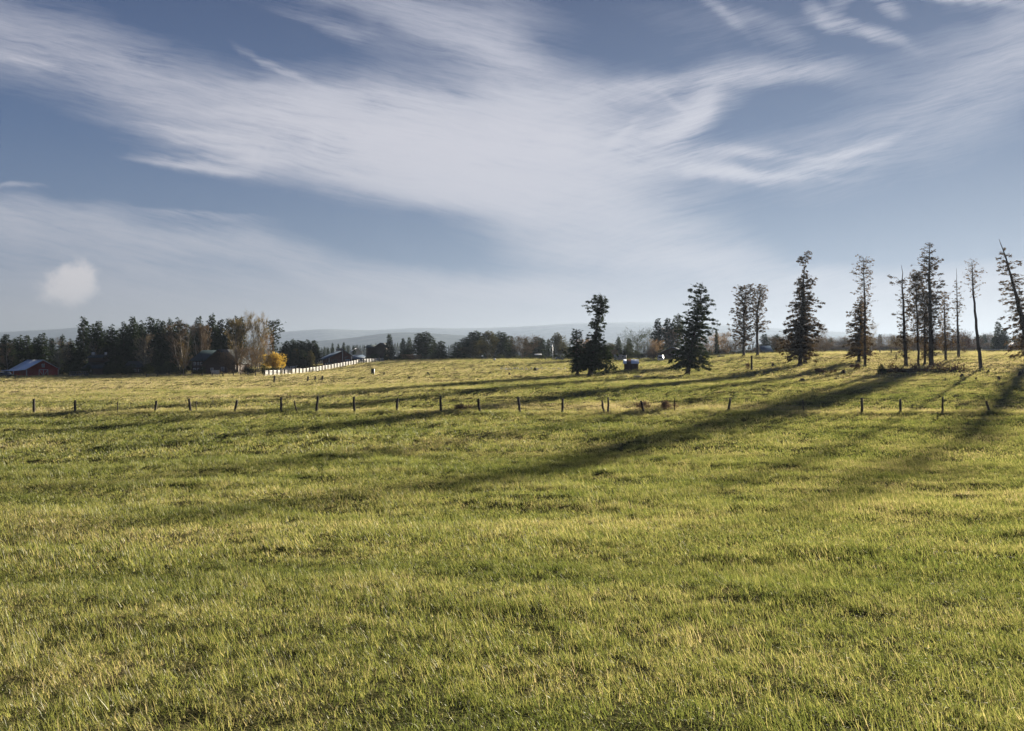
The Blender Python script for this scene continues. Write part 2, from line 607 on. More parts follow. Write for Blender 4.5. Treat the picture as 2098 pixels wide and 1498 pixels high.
MT['goldtwig'] = mat_leaf('golden_twigs', (0.22, 0.15, 0.055), (0.36, 0.25, 0.09), 0.3)
MT['olivetwig'] = mat_leaf('olive_twigs', (0.12, 0.095, 0.05), (0.24, 0.185, 0.095), 0.25)
MT['brush'] = mat_leaf('dry_brush', (0.05, 0.028, 0.022), (0.12, 0.06, 0.045), 0.15)
MT['bark'] = mat_solid('dark_bark', (0.062, 0.046, 0.036), 0.95, 0.5, 6.0, bump=0.4, stretch=(1, 1, 0.2))
MT['palebark'] = mat_solid('pale_bark', (0.33, 0.29, 0.24), 0.9, 0.5, 4.0, bump=0.2, stretch=(1, 1, 0.4))
MT['post'] = mat_solid('weathered_post_wood', (0.075, 0.062, 0.052), 0.95, 0.6, 9.0, bump=0.4, stretch=(1, 1, 0.15))
MT['steel'] = mat_solid('rusty_steel', (0.06, 0.045, 0.038), 0.7, 0.4, 12.0, metal=0.4)
MT['wire'] = mat_solid('fence_wire_steel', (0.16, 0.15, 0.14), 0.6, 0.3, 5.0, metal=0.6)
MT['white'] = mat_solid('white_paint', (0.68, 0.66, 0.62), 0.6, 0.25, 2.0)
MT['redboard'] = mat_boards('red_barn_boards', (0.42, 0.045, 0.040), (0.30, 0.034, 0.030), 0.25)
MT['metalroof'] = mat_solid('pale_metal_roof', (0.74, 0.81, 0.90), 0.45, 0.15, 1.2, metal=0.1, stretch=(0.4, 4, 1))
MT['slate'] = mat_solid('blue_grey_roof', (0.075, 0.105, 0.15), 0.55, 0.35, 2.0, stretch=(1, 4, 1))
MT['darkroof'] = mat_solid('dark_shingle_roof', (0.035, 0.05, 0.055), 0.8, 0.4, 3.0)
MT['brownboard'] = mat_boards('dark_brown_boards', (0.075, 0.042, 0.032), (0.05, 0.03, 0.025), 0.3, 1)
MT['redbrown'] = mat_boards('red_brown_boards', (0.17, 0.048, 0.035), (0.12, 0.035, 0.028), 0.3)
MT['shedboard'] = mat_boards('rough_shed_boards', (0.10, 0.052, 0.04), (0.055, 0.035, 0.03), 0.22)
MT['glass'] = mat_solid('window_glass', (0.05, 0.06, 0.07), 0.08, 0.2, 2.0, spec=0.8)
MT['paleglass'] = mat_solid('reflecting_glass', (0.26, 0.27, 0.29), 0.15, 0.3, 2.0, spec=0.8)
MT['trim'] = mat_solid('pale_trim', (0.58, 0.54, 0.50), 0.7, 0.15, 4.0)
MT['dark'] = mat_solid('dark_interior', (0.02, 0.02, 0.02), 0.9, 0.3, 3.0)
MT['tyre'] = mat_solid('black_rubber', (0.02, 0.02, 0.022), 0.85, 0.3, 8.0)
MT['darkpaint'] = mat_solid('dark_vehicle_paint', (0.022, 0.026, 0.034), 0.3, 0.2, 3.0, spec=0.6)
MT['palepaint'] = mat_solid('pale_vehicle_paint', (0.66, 0.66, 0.66), 0.35, 0.1, 3.0, spec=0.6)
MT['grey'] = mat_solid('grey_metal', (0.30, 0.31, 0.32), 0.5, 0.3, 3.0, metal=0.2)
MT['stone'] = mat_solid('pale_field_stone', (0.55, 0.52, 0.48), 0.9, 0.4, 5.0, bump=0.3)
MT['soil'] = mat_solid('dark_dug_earth', (0.045, 0.034, 0.026), 1.0, 0.5, 6.0, bump=0.6)
MT['stump'] = mat_solid('charred_stump_wood', (0.042, 0.034, 0.03), 1.0, 0.5, 8.0, bump=0.6)
MT['log'] = mat_solid('bleached_log_wood', (0.52, 0.46, 0.40), 0.9, 0.3, 5.0, bump=0.3)

# ------------------------------------------------------------------ dryness of the sward: straw against green


def dryness(x, y):
    d = np.maximum(np.hypot(x, y), 1.0)
    u = x / np.maximum(y, 1.0)
    n1 = fbm(x / 7.0, y / 4.0, 41, 3)
    n2 = fbm(x / 1.6, y / 1.2, 57, 3)
    dry = 0.22 + 0.55 * (n1 - 0.5) + 0.55 * (n2 - 0.5)
    dry += 0.32 * sstep(70, 82, y) * sstep(0.10, -0.30, u) * (0.55 + 0.8 * (fbm(x / 14, y / 5.0, 63, 2) - 0.35))
    dry += 0.45 * np.exp(-((y - 68 - 3 * (n1 - .5)) / 4.5) ** 2) * sstep(0.32, 0.55, fbm(x / 9, y / 9, 71, 2))
    dry += 0.25 * sstep(95, 140, y) * (0.3 + fbm(x / 10, y / 7, 77, 2))
    dry += 0.18 * sstep(0.2, 0.5, u) * sstep(75, 110, y)
    dry += 0.08 * sstep(13, 5, d)
    return np.clip(dry, 0, 1)


# ------------------------------------------------------------------ ground sheet
def build_ground():
    rr = [0.0]
    r = 1.2
    rings = []
    while r < 14000:
        rings.append(r)
        r *= 1.021 if r < 420 else 1.09
    rings = np.array(rings)
    inner = np.arange(-43, 43.01, 0.22)
    outer = np.arange(46, 317, 4.0)
    ang = np.radians(np.concatenate([inner, outer]))
    na, nr = len(ang), len(rings)
    A_, R_ = np.meshgrid(ang, rings)
    X, Y = R_ * np.sin(A_), R_ * np.cos(A_)
    Z = Hg(X, Y)
    v = np.stack([X, Y, Z], -1).reshape(-1, 3)
    v = np.concatenate([[[0, 0, float(Hsmooth(np.array([0.]), np.array([0.]))[0])]], v])
    i = np.arange(nr - 1)[:, None] * na + 1
    j = np.arange(na)[None]
    f = np.stack([i + j, i + na + j, i + na + (j + 1) % na, i + (j + 1) % na], -1).reshape(-1, 4)[:, ::-1]
    mb = MB()
    mb.add(v, f)
    tri = np.stack([np.zeros(na, np.int64), 1 + np.arange(na), 1 + (np.arange(na) + 1) % na], -1)
    mb.f.append(tri[:, ::-1])
    m, t, out = mat_new('meadow_ground')
    tc = N(t, 'ShaderNodeTexCoord')
    at_ = N(t, 'ShaderNodeAttribute', attribute_name='dry')
    n1 = noise(t, tc.outputs['Object'], 1.7, 6, 0.65)
    n2 = noise(t, tc.outputs['Object'], 9.0, 4, 0.65)
    f_ = M(t, 'MULTIPLY_ADD', M(t, 'SUBTRACT', n1.outputs[0], 0.5), 0.9, at_.outputs['Fac'])
    c = ramp(t, f_, [(0.0, (0.040, 0.046, 0.016)), (0.35, (0.062, 0.062, 0.024)), (0.7, (0.11, 0.09, 0.05)), (1.0, (0.16, 0.125, 0.085))])
    c = mixc(t, M(t, 'MULTIPLY', M(t, 'GREATER_THAN', n2.outputs[0], 0.58), 0.45), c, (0.028, 0.027, 0.014))
    n3 = noise(t, tc.outputs['Object'], 55.0, 3, 0.7)
    c = mixc(t, M(t, 'MULTIPLY', M(t, 'GREATER_THAN', n3.outputs[0], 0.56), 0.55), c, (0.17, 0.135, 0.075))
    b = N(t, 'ShaderNodeBsdfPrincipled')
    t.links.new(c, b.inputs['Base Color'])
    b.inputs['Roughness'].default_value = 1.0
    b.inputs['Specular IOR Level'].default_value = 0.0
    bp = N(t, 'ShaderNodeBump')
    bp.inputs['Strength'].default_value = 0.6
    bp.inputs['Distance'].default_value = 0.15
    t.links.new(n2.outputs[0], bp.inputs['Height'])
    t.links.new(bp.outputs[0], b.inputs['Normal'])
    t.links.new(b.outputs[0], out.inputs[0])
    o = mb.build('ground', m, None, True)
    a = o.data.attributes.new('dry', 'FLOAT', 'POINT')
    a.data.foreach_set('value', dryness(v[:, 0], v[:, 1]).astype(np.float32))
    o['kind'] = 'structure'
    return o


build_ground()


# ------------------------------------------------------------------ distant hills
def build_hills(name, d, pts, depth, col, col2, seed, rough):
    pts = np.array(pts, float)
    px = np.arange(pts[0, 0], pts[-1, 0], 6.0)
    py = np.interp(px, pts[:, 0], pts[:, 1])
    py = np.convolve(np.pad(py, 6, 'edge'), np.ones(13) / 13, 'valid')
    u = (px - CX) / F
    cross = [(-1.0, 0.0), (-0.8, 0.12), (-0.6, 0.32), (-0.4, 0.55), (-0.22, 0.78), (-0.1, 0.93), (0.0, 1.0), (0.12, 0.92), (0.4, 0.5), (0.8, 0.0)]
    rows = []
    for k, (dd, hh) in enumerate(cross):
        Y = d + dd * depth
        X = u * Y
        top = (HY - py) / F * d + 5.0
        nz = (fbm(u * 40 + k * 0.7, u * 0 + k * 0.45, seed, 4) - 0.5) * rough * (0.25 if hh == 1.0 else 1.0)
        Z = np.maximum(-2.0 + 0 * top, 0) + hh * top + nz * (hh > 0)
        rows.append(np.stack([X, np.full_like(X, Y), EYE - 5 + Z - (2.0 if hh == 0 else 0)], -1))
    V = np.array(rows)
    k, n = V.shape[:2]
    i = np.arange(k - 1)[:, None] * n
    j = np.arange(n - 1)[None]
    f = np.stack([i + j, i + j + 1, i + n + j + 1, i + n + j], -1).reshape(-1, 4)
    mb = MB().add(V.reshape(-1, 3), f)
    m = mat_solid(name + '_slopes', col, 1.0, 0.4, 0.012, col2=col2, spec=0.0)
    o = mb.build(name, m, None, True)
    o['kind'] = 'structure'
    return o


build_hills('hills', 8000, [(-500, 700), (-100, 684), (0, 681), (45, 678), (75, 675.5), (110, 675.5), (160, 670), (215, 668), (300, 672), (420, 678), (540, 684), (585, 680), (640, 674.5), (690, 673.5), (725, 677),
                            (780, 676), (850, 671.5), (950, 673), (1010, 671.5), (1090, 668), (1150, 663), (1230, 661), (1300, 660), (1360, 660.5), (1450, 664), (1600, 673), (1800, 684), (2100, 690), (2600, 702)],
            2600, (0.27, 0.29, 0.28), (0.19, 0.215, 0.21), 5, 14)  # grassland base colour paled so the hills look more faded by haze
build_hills('foothills', 5000, [(300, 716), (480, 708), (620, 701), (700, 695), (750, 688), (800, 681), (850, 681), (930, 686), (1050, 694), (1250, 702), (1500, 712)],
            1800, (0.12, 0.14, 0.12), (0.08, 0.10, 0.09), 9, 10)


# ------------------------------------------------------------------ grass: blades in tufts, scattered as one uncountable sward
def build_grass():
    rng = np.random.default_rng(5)
    m, t, out = mat_new('grass_blade')
    a1 = N(t, 'ShaderNodeAttribute', attribute_name='dry', attribute_type='INSTANCER')
    a2 = N(t, 'ShaderNodeAttribute', attribute_name='tint', attribute_type='INSTANCER')
    a3 = N(t, 'ShaderNodeAttribute', attribute_name='blade', attribute_type='GEOMETRY')
    f = M(t, 'ADD', a1.outputs['Fac'], M(t, 'MULTIPLY', M(t, 'SUBTRACT', a3.outputs['Fac'], 0.5), 0.75))
    f = M(t, 'MULTIPLY_ADD', M(t, 'SUBTRACT', a2.outputs['Fac'], 0.5), 0.3, f)
    c = ramp(t, f, [(0.0, (0.104, 0.130, 0.036)), (0.3, (0.238, 0.245, 0.080)), (0.55, (0.325, 0.297, 0.132)), (0.78, (0.45, 0.36, 0.22)), (1.0, (0.54, 0.44, 0.32))])
    d = N(t, 'ShaderNodeBsdfDiffuse')
    t.links.new(c, d.inputs[0])
    tr = N(t, 'ShaderNodeBsdfTranslucent')
    c2 = mixc(t, 1.0, c, (1.0, 1.0, 0.72), 'MULTIPLY')
    t.links.new(c2, tr.inputs[0])
    mx = N(t, 'ShaderNodeMixShader')
    mx.inputs[0].default_value = 0.6
    t.links.new(d.outputs[0], mx.inputs[1])
    t.links.new(tr.outputs[0], mx.inputs[2])
    gl = N(t, 'ShaderNodeBsdfGlossy')
    gl.inputs['Roughness'].default_value = 0.45
    gl.inputs['Color'].default_value = (0.8, 0.8, 0.7, 1)
    mx2 = N(t, 'ShaderNodeMixShader')
    mx2.inputs[0].default_value = 0.035
    t.links.new(mx.outputs[0], mx2.inputs[1])
    t.links.new(gl.outputs[0], mx2.inputs[2])
    t.links.new(mx2.outputs[0], out.inputs[0])

    coll = bpy.data.collections.new('grass_tufts')

    def tuft(name, nb, rad, h, w, lean, seg=3):
        base = rng.normal(size=(nb, 2)) * rad * 0.6
        az = rng.uniform(0, 2 * math.pi, nb)
        hh = h * rng.uniform(0.45, 1.15, nb) * (1 + 0.35 * (rng.random(nb) > 0.93))
        ln = np.abs(rng.normal(size=nb)) * lean + 0.08
        ww = w * rng.uniform(0.6, 1.25, nb)
        th = az + math.pi / 2 + rng.normal(size=nb) * 0.6
        V = []
        for k in range(seg + 1):
            s = k / seg
            px = base[:, 0] + np.cos(az) * hh * ln * s ** 1.8
            py = base[:, 1] + np.sin(az) * hh * ln * s ** 1.8
            pz = hh * (s - 0.25 * ln * s ** 2) - 0.01 * (k == 0)
            wk = ww * (1 - s ** 1.6) * 0.5 + 0.0002
            V.append(np.stack([px - np.cos(th) * wk, py - np.sin(th) * wk, pz], -1))
            V.append(np.stack([px + np.cos(th) * wk, py + np.sin(th) * wk, pz], -1))
        V = np.stack(V, 1)
        nv = 2 * (seg + 1)
        q = np.array([(2 * k, 2 * k + 1, 2 * k + 3, 2 * k + 2) for k in range(seg)])
        fidx = (np.arange(nb)[:, None, None] * nv + q[None]).reshape(-1, 4)
        me = MB().add(V.reshape(-1, 3), fidx).mesh(name, m, True)
        at_ = me.attributes.new('blade', 'FLOAT', 'POINT')
        at_.data.foreach_set('value', np.repeat(rng.random(nb), nv).astype(np.float32))
        o = bpy.data.objects.new(name, me)
        coll.objects.link(o)

    for i in range(6):
        tuft('tuft_%02d' % i, 42, 0.12, 0.078, 0.0040, 0.6)            # 0-5 fine, near
    for i in range(6, 10):
        tuft('tuft_%02d' % i, 52, 0.24, 0.115, 0.0095, 0.5, 2)            # 6-9 middle
    for i in range(10, 14):
        tuft('tuft_%02d' % i, 56, 0.50, 0.125, 0.021, 0.5, 2)            # 10-13 far
    for i in range(14, 16):
        tuft('tuft_%02d' % i, 6, 0.12, 0.12, 0.003, 0.9)              # 14-15 stray stalks
    for i in range(16, 18):
        tuft('tuft_%02d' % i, 56, 1.0, 0.13, 0.045, 0.5, 2)              # 16-17 farthest

    def wedge(r0, r1, dens, half=41.0):
        a = 2 * math.radians(half)
        n = int(0.5 * (r1 * r1 - r0 * r0) * a * dens)
        r = np.sqrt(rng.uniform(r0 * r0, r1 * r1, n))
        th = rng.uniform(-a / 2, a / 2, n)
        return r * np.sin(th), r * np.cos(th)

    P, S, K, = [], [], []
    for r0, r1, dens, kinds, sc, half in ((2.0, 7.5, 38, (0, 6), 0.95, 55), (7.5, 13, 37, (0, 6), 1.05, 44), (13, 22, 20, (6, 10), 0.92, 42), (22, 40, 13, (6, 10), 1.1, 41),
                                          (40, 75, 7.0, (10, 14), 0.95, 40), (75, 130, 2.6, (10, 14), 1.1, 39), (130, 340, 0.75, (16, 18), 1.0, 38), (2.5, 18, 12, (14, 16), 1.0, 48),
                                          (2.0, 8, 60, (0, 6), -1.0, 55), (8, 15, 52, (0, 6), -1.1, 44), (15, 40, 12, (6, 10), -1.0, 42)):
        under = sc < 0                       # a low thick undergrowth fills the gaps between the tufts
        sc = abs(sc)
        x, y = wedge(r0, r1, dens, half)
        clump = fbm(x / 0.9, y / 0.9, 91, 3)
        keep = rng.random(len(x)) < np.clip(0.58 + 2.2 * (clump - 0.36), 0.55, 1)
        keep |= under
        x, y, clump = x[keep], y[keep], clump[keep]
        big = fbm(x / 3.5, y / 2.2, 93, 2)
        s = sc * (0.70 + 0.7 * clump) * rng.uniform(0.8, 1.2, len(x)) * (0.45 + 1.1 * big)
        if under:
            s = sc * rng.uniform(0.30, 0.62, len(x))
        P.append(np.stack([x, y], -1))
        S.append(np.stack([sc * rng.uniform(0.85, 1.15, len(x)), np.full(len(x), sc), s * (1 if kinds[0] < 14 else 1.0)], -1))
        K.append(rng.integers(kinds[0], kinds[1], len(x)))
    # ragged long grass along the near fence, and isolated tussocks
    n = 4200
    x = rng.uniform(-48, 48, n)
    y = 64.6 + rng.normal(size=n) * 0.55 + (fbm(x / 8, x * 0, 17, 2) - 0.5) * 1.2
    P.append(np.stack([x, y], -1))
    S.append(np.stack([np.full(n, 0.8), np.full(n, 0.8), rng.uniform(0.8, 1.9, n) * (0.5 + 1.2 * fbm(x / 3, x * 0, 19, 2))], -1))
    K.append(rng.integers(10, 14, n))
    for tx, ty, tw, nn in TUSSOCKS:
        c_ = gp(tx, ty)
        xx = c_.x + rng.normal(size=nn) * tw
        yy = c_.y + rng.normal(size=nn) * tw * 0.35
        P.append(np.stack([xx, yy], -1))
        k0 = (6, 10) if ty < 40 else (10, 14)
        S.append(np.stack([np.full(nn, 0.9), np.full(nn, 0.9), rng.uniform(1.3, 2.4, nn)], -1))
        K.append(rng.integers(k0[0], k0[1], nn))
    P, S, K = np.concatenate(P), np.concatenate(S), np.concatenate(K)
    n = len(P)
    z = Hg(P[:, 0], P[:, 1])
    # every tuft leans a little with the wind, towards -x
    th = rng.uniform(0, 2 * math.pi, n)
    ph = -R(17) + rng.normal(size=n) * 0.16
    ps = rng.normal(size=n) * 0.14
    cth, sth, cph, sph, cps, sps = np.cos(th), np.sin(th), np.cos(ph), np.sin(ph), np.cos(ps), np.sin(ps)
    Z0, Z1 = np.zeros(n), np.ones(n)
    Rz = np.stack([cth, -sth, Z0, sth, cth, Z0, Z0, Z0, Z1], -1).reshape(n, 3, 3)
    Ry = np.stack([cph, Z0, sph, Z0, Z1, Z0, -sph, Z0, cph], -1).reshape(n, 3, 3)
    Rx = np.stack([Z1, Z0, Z0, Z0, cps, -sps, Z0, sps, cps], -1).reshape(n, 3, 3)
    Mx = Rx @ Ry @ Rz
    ey = np.arcsin(np.clip(-Mx[:, 2, 0], -1, 1))
    ex = np.arctan2(Mx[:, 2, 1], Mx[:, 2, 2])
    ez = np.arctan2(Mx[:, 1, 0], Mx[:, 0, 0])
    me = bpy.data.meshes.new('grass')
    me.vertices.add(n)
    me.vertices.foreach_set('co', np.stack([P[:, 0], P[:, 1], z], -1).astype(np.float32).ravel())
    dry = dryness(P[:, 0], P[:, 1])
    dry[(K == 14) | (K == 15)] = np.clip(dry[(K == 14) | (K == 15)] + 0.45, 0, 1)
    for nm, typ, val in (('rot', 'FLOAT_VECTOR', np.stack([ex, ey, ez], -1)), ('scl', 'FLOAT_VECTOR', S), ('idx', 'INT', K), ('dry', 'FLOAT', dry), ('tint', 'FLOAT', rng.random(n))):
        a = me.attributes.new(nm, typ, 'POINT')
        a.data.foreach_set('vector' if typ == 'FLOAT_VECTOR' else 'value', np.asarray(val).astype(np.int32 if typ == 'INT' else np.float32).ravel())
    me.materials.append(m)
    o = bpy.data.objects.new('grass', me)
    C.objects.link(o)
    o['kind'] = 'stuff'
    o['label'] = 'short wind-leaned green and straw coloured grass covering the open field'
    o['category'] = 'grass'
    ng = bpy.data.node_groups.new('grass_scatter', 'GeometryNodeTree')
    ng.interface.new_socket('Geometry', in_out='INPUT', socket_type='NodeSocketGeometry')
    ng.interface.new_socket('Geometry', in_out='OUTPUT', socket_type='NodeSocketGeometry')
    gi, go = N(ng, 'NodeGroupInput'), N(ng, 'NodeGroupOutput')
    ci = N(ng, 'GeometryNodeCollectionInfo')
    ci.inputs['Collection'].default_value = coll
    ci.inputs['Separate Children'].default_value = True
    ci.inputs['Reset Children'].default_value = True
    ip = N(ng, 'GeometryNodeInstanceOnPoints')
    ip.inputs['Pick Instance'].default_value = True

    def na(nm, typ):
        q = N(ng, 'GeometryNodeInputNamedAttribute', data_type=typ)
        q.inputs['Name'].default_value = nm
        return [s for s in q.outputs if s.enabled and s.name == 'Attribute'][0]
    L = ng.links.new
    L(gi.outputs[0], ip.inputs['Points'])
    L(ci.outputs[0], ip.inputs['Instance'])
    L(na('idx', 'INT'), ip.inputs['Instance Index'])
    e2r = N(ng, 'FunctionNodeEulerToRotation')
    L(na('rot', 'FLOAT_VECTOR'), e2r.inputs[0])
    L(e2r.outputs[0], ip.inputs['Rotation'])
    L(na('scl', 'FLOAT_VECTOR'), ip.inputs['Scale'])
    L(ip.outputs[0], go.inputs[0])
    md = o.modifiers.new('scatter', 'NODES')
    md.node_group = ng
    return o


# dark tussocks: photo column, distance, half width in metres, tufts
TUSSOCKS = [(430, 38.5, 0.5, 26), (690, 47, 0.7, 24), (775, 36, 0.8, 22), (150, 19, 0.7, 30), (880, 46, 0.6, 14), (1240, 21.5, 0.5, 18), (1340, 20, 0.6, 22), (1440, 18, 0.6, 20), (1690, 40, 0.5, 14), (1860, 36, 0.4, 14), (1960, 42, 0.4, 12),
            (610, 45.5, 0.5, 12), (1900, 33, 0.8, 20), (2060, 60, 0.8, 14), (1560, 26, 0.7, 14), (1020, 30, 0.8, 16), (300, 27, 0.8, 18), (1180, 15, 0.5, 18), (560, 14, 0.4, 14), (250, 33, 0.6, 12)]
build_grass()
#@@OBJECTS

# ================================================================== trees
def interp(tab, z, col):
    tab = np.asarray(tab, float)
    return np.interp(z, tab[:, 0], tab[:, col])


def conifer_geo(rng, prof, axis, nb, trunk, spray=0.45, step=0.33, rise=0.12, drop=0.30, k=3, width=0.34, limb=0.035, bare=None, s0=0.12, lenvar=0.55, clump=0.0, thin=None):
    """prof: (z, reach towards -x, reach towards +x) rows from bottom to top; axis: (z, dx, dy); trunk: (z, radius).
    Returns crown MB, trunk MB (trunk with its limbs)."""
    crown, wood = MB(), MB()
    prof = np.asarray(prof, float)
    axis = np.asarray(axis, float)
    trunk = np.asarray(trunk, float)
    zt = np.linspace(axis[0, 0], axis[-1, 0], 14)
    wob = rng.normal(size=(14, 2)) * 0.05
    wob[0] = 0
    pts = np.stack([np.interp(zt, axis[:, 0], axis[:, 1]) + wob[:, 0], np.interp(zt, axis[:, 0], axis[:, 2]) + wob[:, 1], zt], -1)
    wood.tube(pts, np.interp(zt, trunk[:, 0], trunk[:, 1]), 8)
    r0 = trunk[0, 1]
    wood.tube([(0, 0, -0.5), (0, 0, 0.05), (0.0, 0, 0.55)], [r0 * 1.7, r0 * 1.45, r0 * 1.02], 9)
    zz = np.linspace(prof[0, 0], prof[-1, 0], 400)
    wgt = 0.25 + np.interp(zz, prof[:, 0], prof[:, 1] + prof[:, 2])
    cdf = np.cumsum(wgt)
    cdf /= cdf[-1]
    zb = np.interp((np.arange(nb) + rng.random(nb)) / nb, cdf, zz)
    phi = (np.arange(nb) * 2.399963 + rng.normal(size=nb) * 0.35)
    for z, ph in zip(zb, phi):
        c, s = math.cos(ph), math.sin(ph)
        rl, rr = np.interp(z, prof[:, 0], prof[:, 1]), np.interp(z, prof[:, 0], prof[:, 2])
        mid = 0.5 * (rl + rr)
        L = mid * (1 - c * c) + (rr if c > 0 else rl) * c * c
        L *= 1.0 - lenvar * rng.random() ** 1.3
        if rng.random() < 0.10:
            L *= 1.22
        if L < 0.12:
            continue
        ax = np.interp(z, axis[:, 0], axis[:, 1])
        ay = np.interp(z, axis[:, 0], axis[:, 2])
        top = (z - prof[0, 0]) / (prof[-1, 0] - prof[0, 0])
        if thin and top > thin[0] and rng.random() < thin[1]:
            continue
        ri, dr = rise + 0.35 * top ** 2 + rng.normal() * 0.08, drop * (1 - 0.6 * top)
        ss = np.linspace(0, 1, 6)
        bp = np.stack([ax + c * L * ss, ay + s * L * ss, z + L * (ri * ss - dr * ss ** 2)], -1)
        bp[1:-1] += rng.normal(size=(4, 3)) * L * 0.025
        if limb:
            wood.tube(bp, np.linspace(limb * (0.5 + 0.25 * L), 0.008, 6), 3)
        n = max(2, int(L / step))
        sp = s0 + (1 - s0) * np.sqrt(rng.random(n)) if clump == 0 else np.clip(rng.choice(rng.uniform(s0, 1, max(1, int(n * 0.28))), n) + rng.normal(size=n) * clump / L, s0 * .5, 1.03)
        sp = np.append(sp, 1.0)
        n += 1
        p = np.stack([np.interp(sp, ss, bp[:, i]) for i in range(3)], -1)
        p = np.repeat(p, k, 0) + rng.normal(size=(n * k, 3)) * 0.10
        sg = np.where(rng.random(n * k) < 0.5, -1, 1) * np.abs(rng.normal(0.75, 0.45, n * k))
        cd, sd_ = np.cos(sg), np.sin(sg)
        dirs = np.stack([c * cd - s * sd_, s * cd + c * sd_, rng.normal(-0.10, 0.32, n * k)], -1)
        dirs /= np.linalg.norm(dirs, axis=1)[:, None]
        ln = spray * rng.uniform(0.55, 1.25, n * k)
        crown.leaves(p, dirs, ln, ln * width * rng.uniform(0.7, 1.3, n * k), rng)
    return crown, wood


def conifer(name, label, cat, loc, rng, mat, bark='bark', group=None, **kw):
    t = thing(name, label, cat, loc, 0, group)
    c, w = conifer_geo(rng, **kw)
    w.build('trunk', MT[bark], t, True)
    c.build('crown', MT[mat], t)
    return t


def traced(name, label, cat, d, base, rows, axis_px, trunk_px, seed, mat, nb, group=None, depth=1.0, **kw):
    """a tree whose reach to either side was read off the photograph row by row; it stands at its own distance with its real size.
    base: (px, py); rows: (py, px left, px right) top to bottom; axis_px: (py, px) of the stem top to bottom."""
    k = d / F
    loc = gp(base[0], d, 0.05)
    z0 = EYE + (HY - loc[2] * 0 - HY) * 0
    zpy = lambda py: EYE + (HY - py) * k - loc.z
    ax = sorted([(zpy(py), (px - base[0]) * k, 0.0) for py, px in axis_px] + [(0.0, 0.0, 0.0)])
    axz, axx = [a[0] for a in ax], [a[1] for a in ax]
    prof = []
    for py, l, r in sorted(rows, reverse=True):
        z = zpy(py)
        a = float(np.interp(z, axz, axx)) / k + base[0]
        prof.append((z, max(0.05, (a - l) * k), max(0.05, (r - a) * k)))
    kw['spray'] = kw.get('spray', 0.5) * 0.74
    kw['k'] = int(round(kw.get('k', 4) * 1.75))
    trunk = sorted([(zpy(py), w * k * 0.5) for py, w in trunk_px] + [(-0.1, max(w for _, w in trunk_px) * k * 0.5)])
    return conifer(name, label, cat, loc, np.random.default_rng(seed), mat, group=group, prof=prof, axis=ax, trunk=trunk, nb=nb, **kw)


def bushy_geo(rng, H, W, z0, nleaf, leaf, nclump=14, shape=0.8, wood=True, stems=3, hollow=0.55, wl=0.7, up=0.25):
    """rounded crown: leaves gathered in lumps inside an egg-shaped volume"""
    crown, wd = MB(), MB()
    cz, rz, rx = z0 + (H - z0) * 0.52, (H - z0) * 0.5, W * 0.5
    cc, cr = [], []
    for i in range(nclump):
        v = rng.normal(size=3)
        v /= np.linalg.norm(v)
        q = rng.uniform(0.35, 0.8)
        taper = 1.0 - 0.35 * max(0, v[2]) * shape
        cc.append((v[0] * rx * q * taper, v[1] * rx * q * taper, cz + v[2] * rz * q))
        cr.append(rng.uniform(0.30, 0.52) * min(rx, rz))
    cc, cr = np.array(cc), np.array(cr)
    pick = rng.integers(0, nclump, nleaf)
    v = rng.normal(size=(nleaf, 3))
    v /= np.linalg.norm(v, axis=1)[:, None]
    rad = (hollow + (1 - hollow) * rng.random(nleaf) ** 0.6) * cr[pick] * rng.uniform(0.8, 1.15, nleaf)
    p = cc[pick] + v * rad[:, None]
    d = v + rng.normal(size=(nleaf, 3)) * 0.6 + np.array([0, 0, up])
    d /= np.linalg.norm(d, axis=1)[:, None]
    ln = leaf * rng.uniform(0.6, 1.4, nleaf)
    crown.leaves(p, d, ln, ln * wl, rng)
    if wood:
        for i in range(stems):
            tgt = cc[i % nclump]
            b = rng.normal(size=2) * 0.05 * W * (stems > 1)
            q = [(b[0], b[1], -0.2), (b[0] * 1.4 + tgt[0] * 0.15, b[1] * 1.4 + tgt[1] * 0.15, z0 * 0.6 + 0.2), (tgt[0] * 0.6, tgt[1] * 0.6, 0.5 * (z0 + tgt[2])), tuple(tgt)]
            wd.tube(q, np.array([0.030, 0.024, 0.016, 0.008]) * (H ** 0.9) * (1.0 if stems < 3 else 0.75), 6)
    return crown, wd


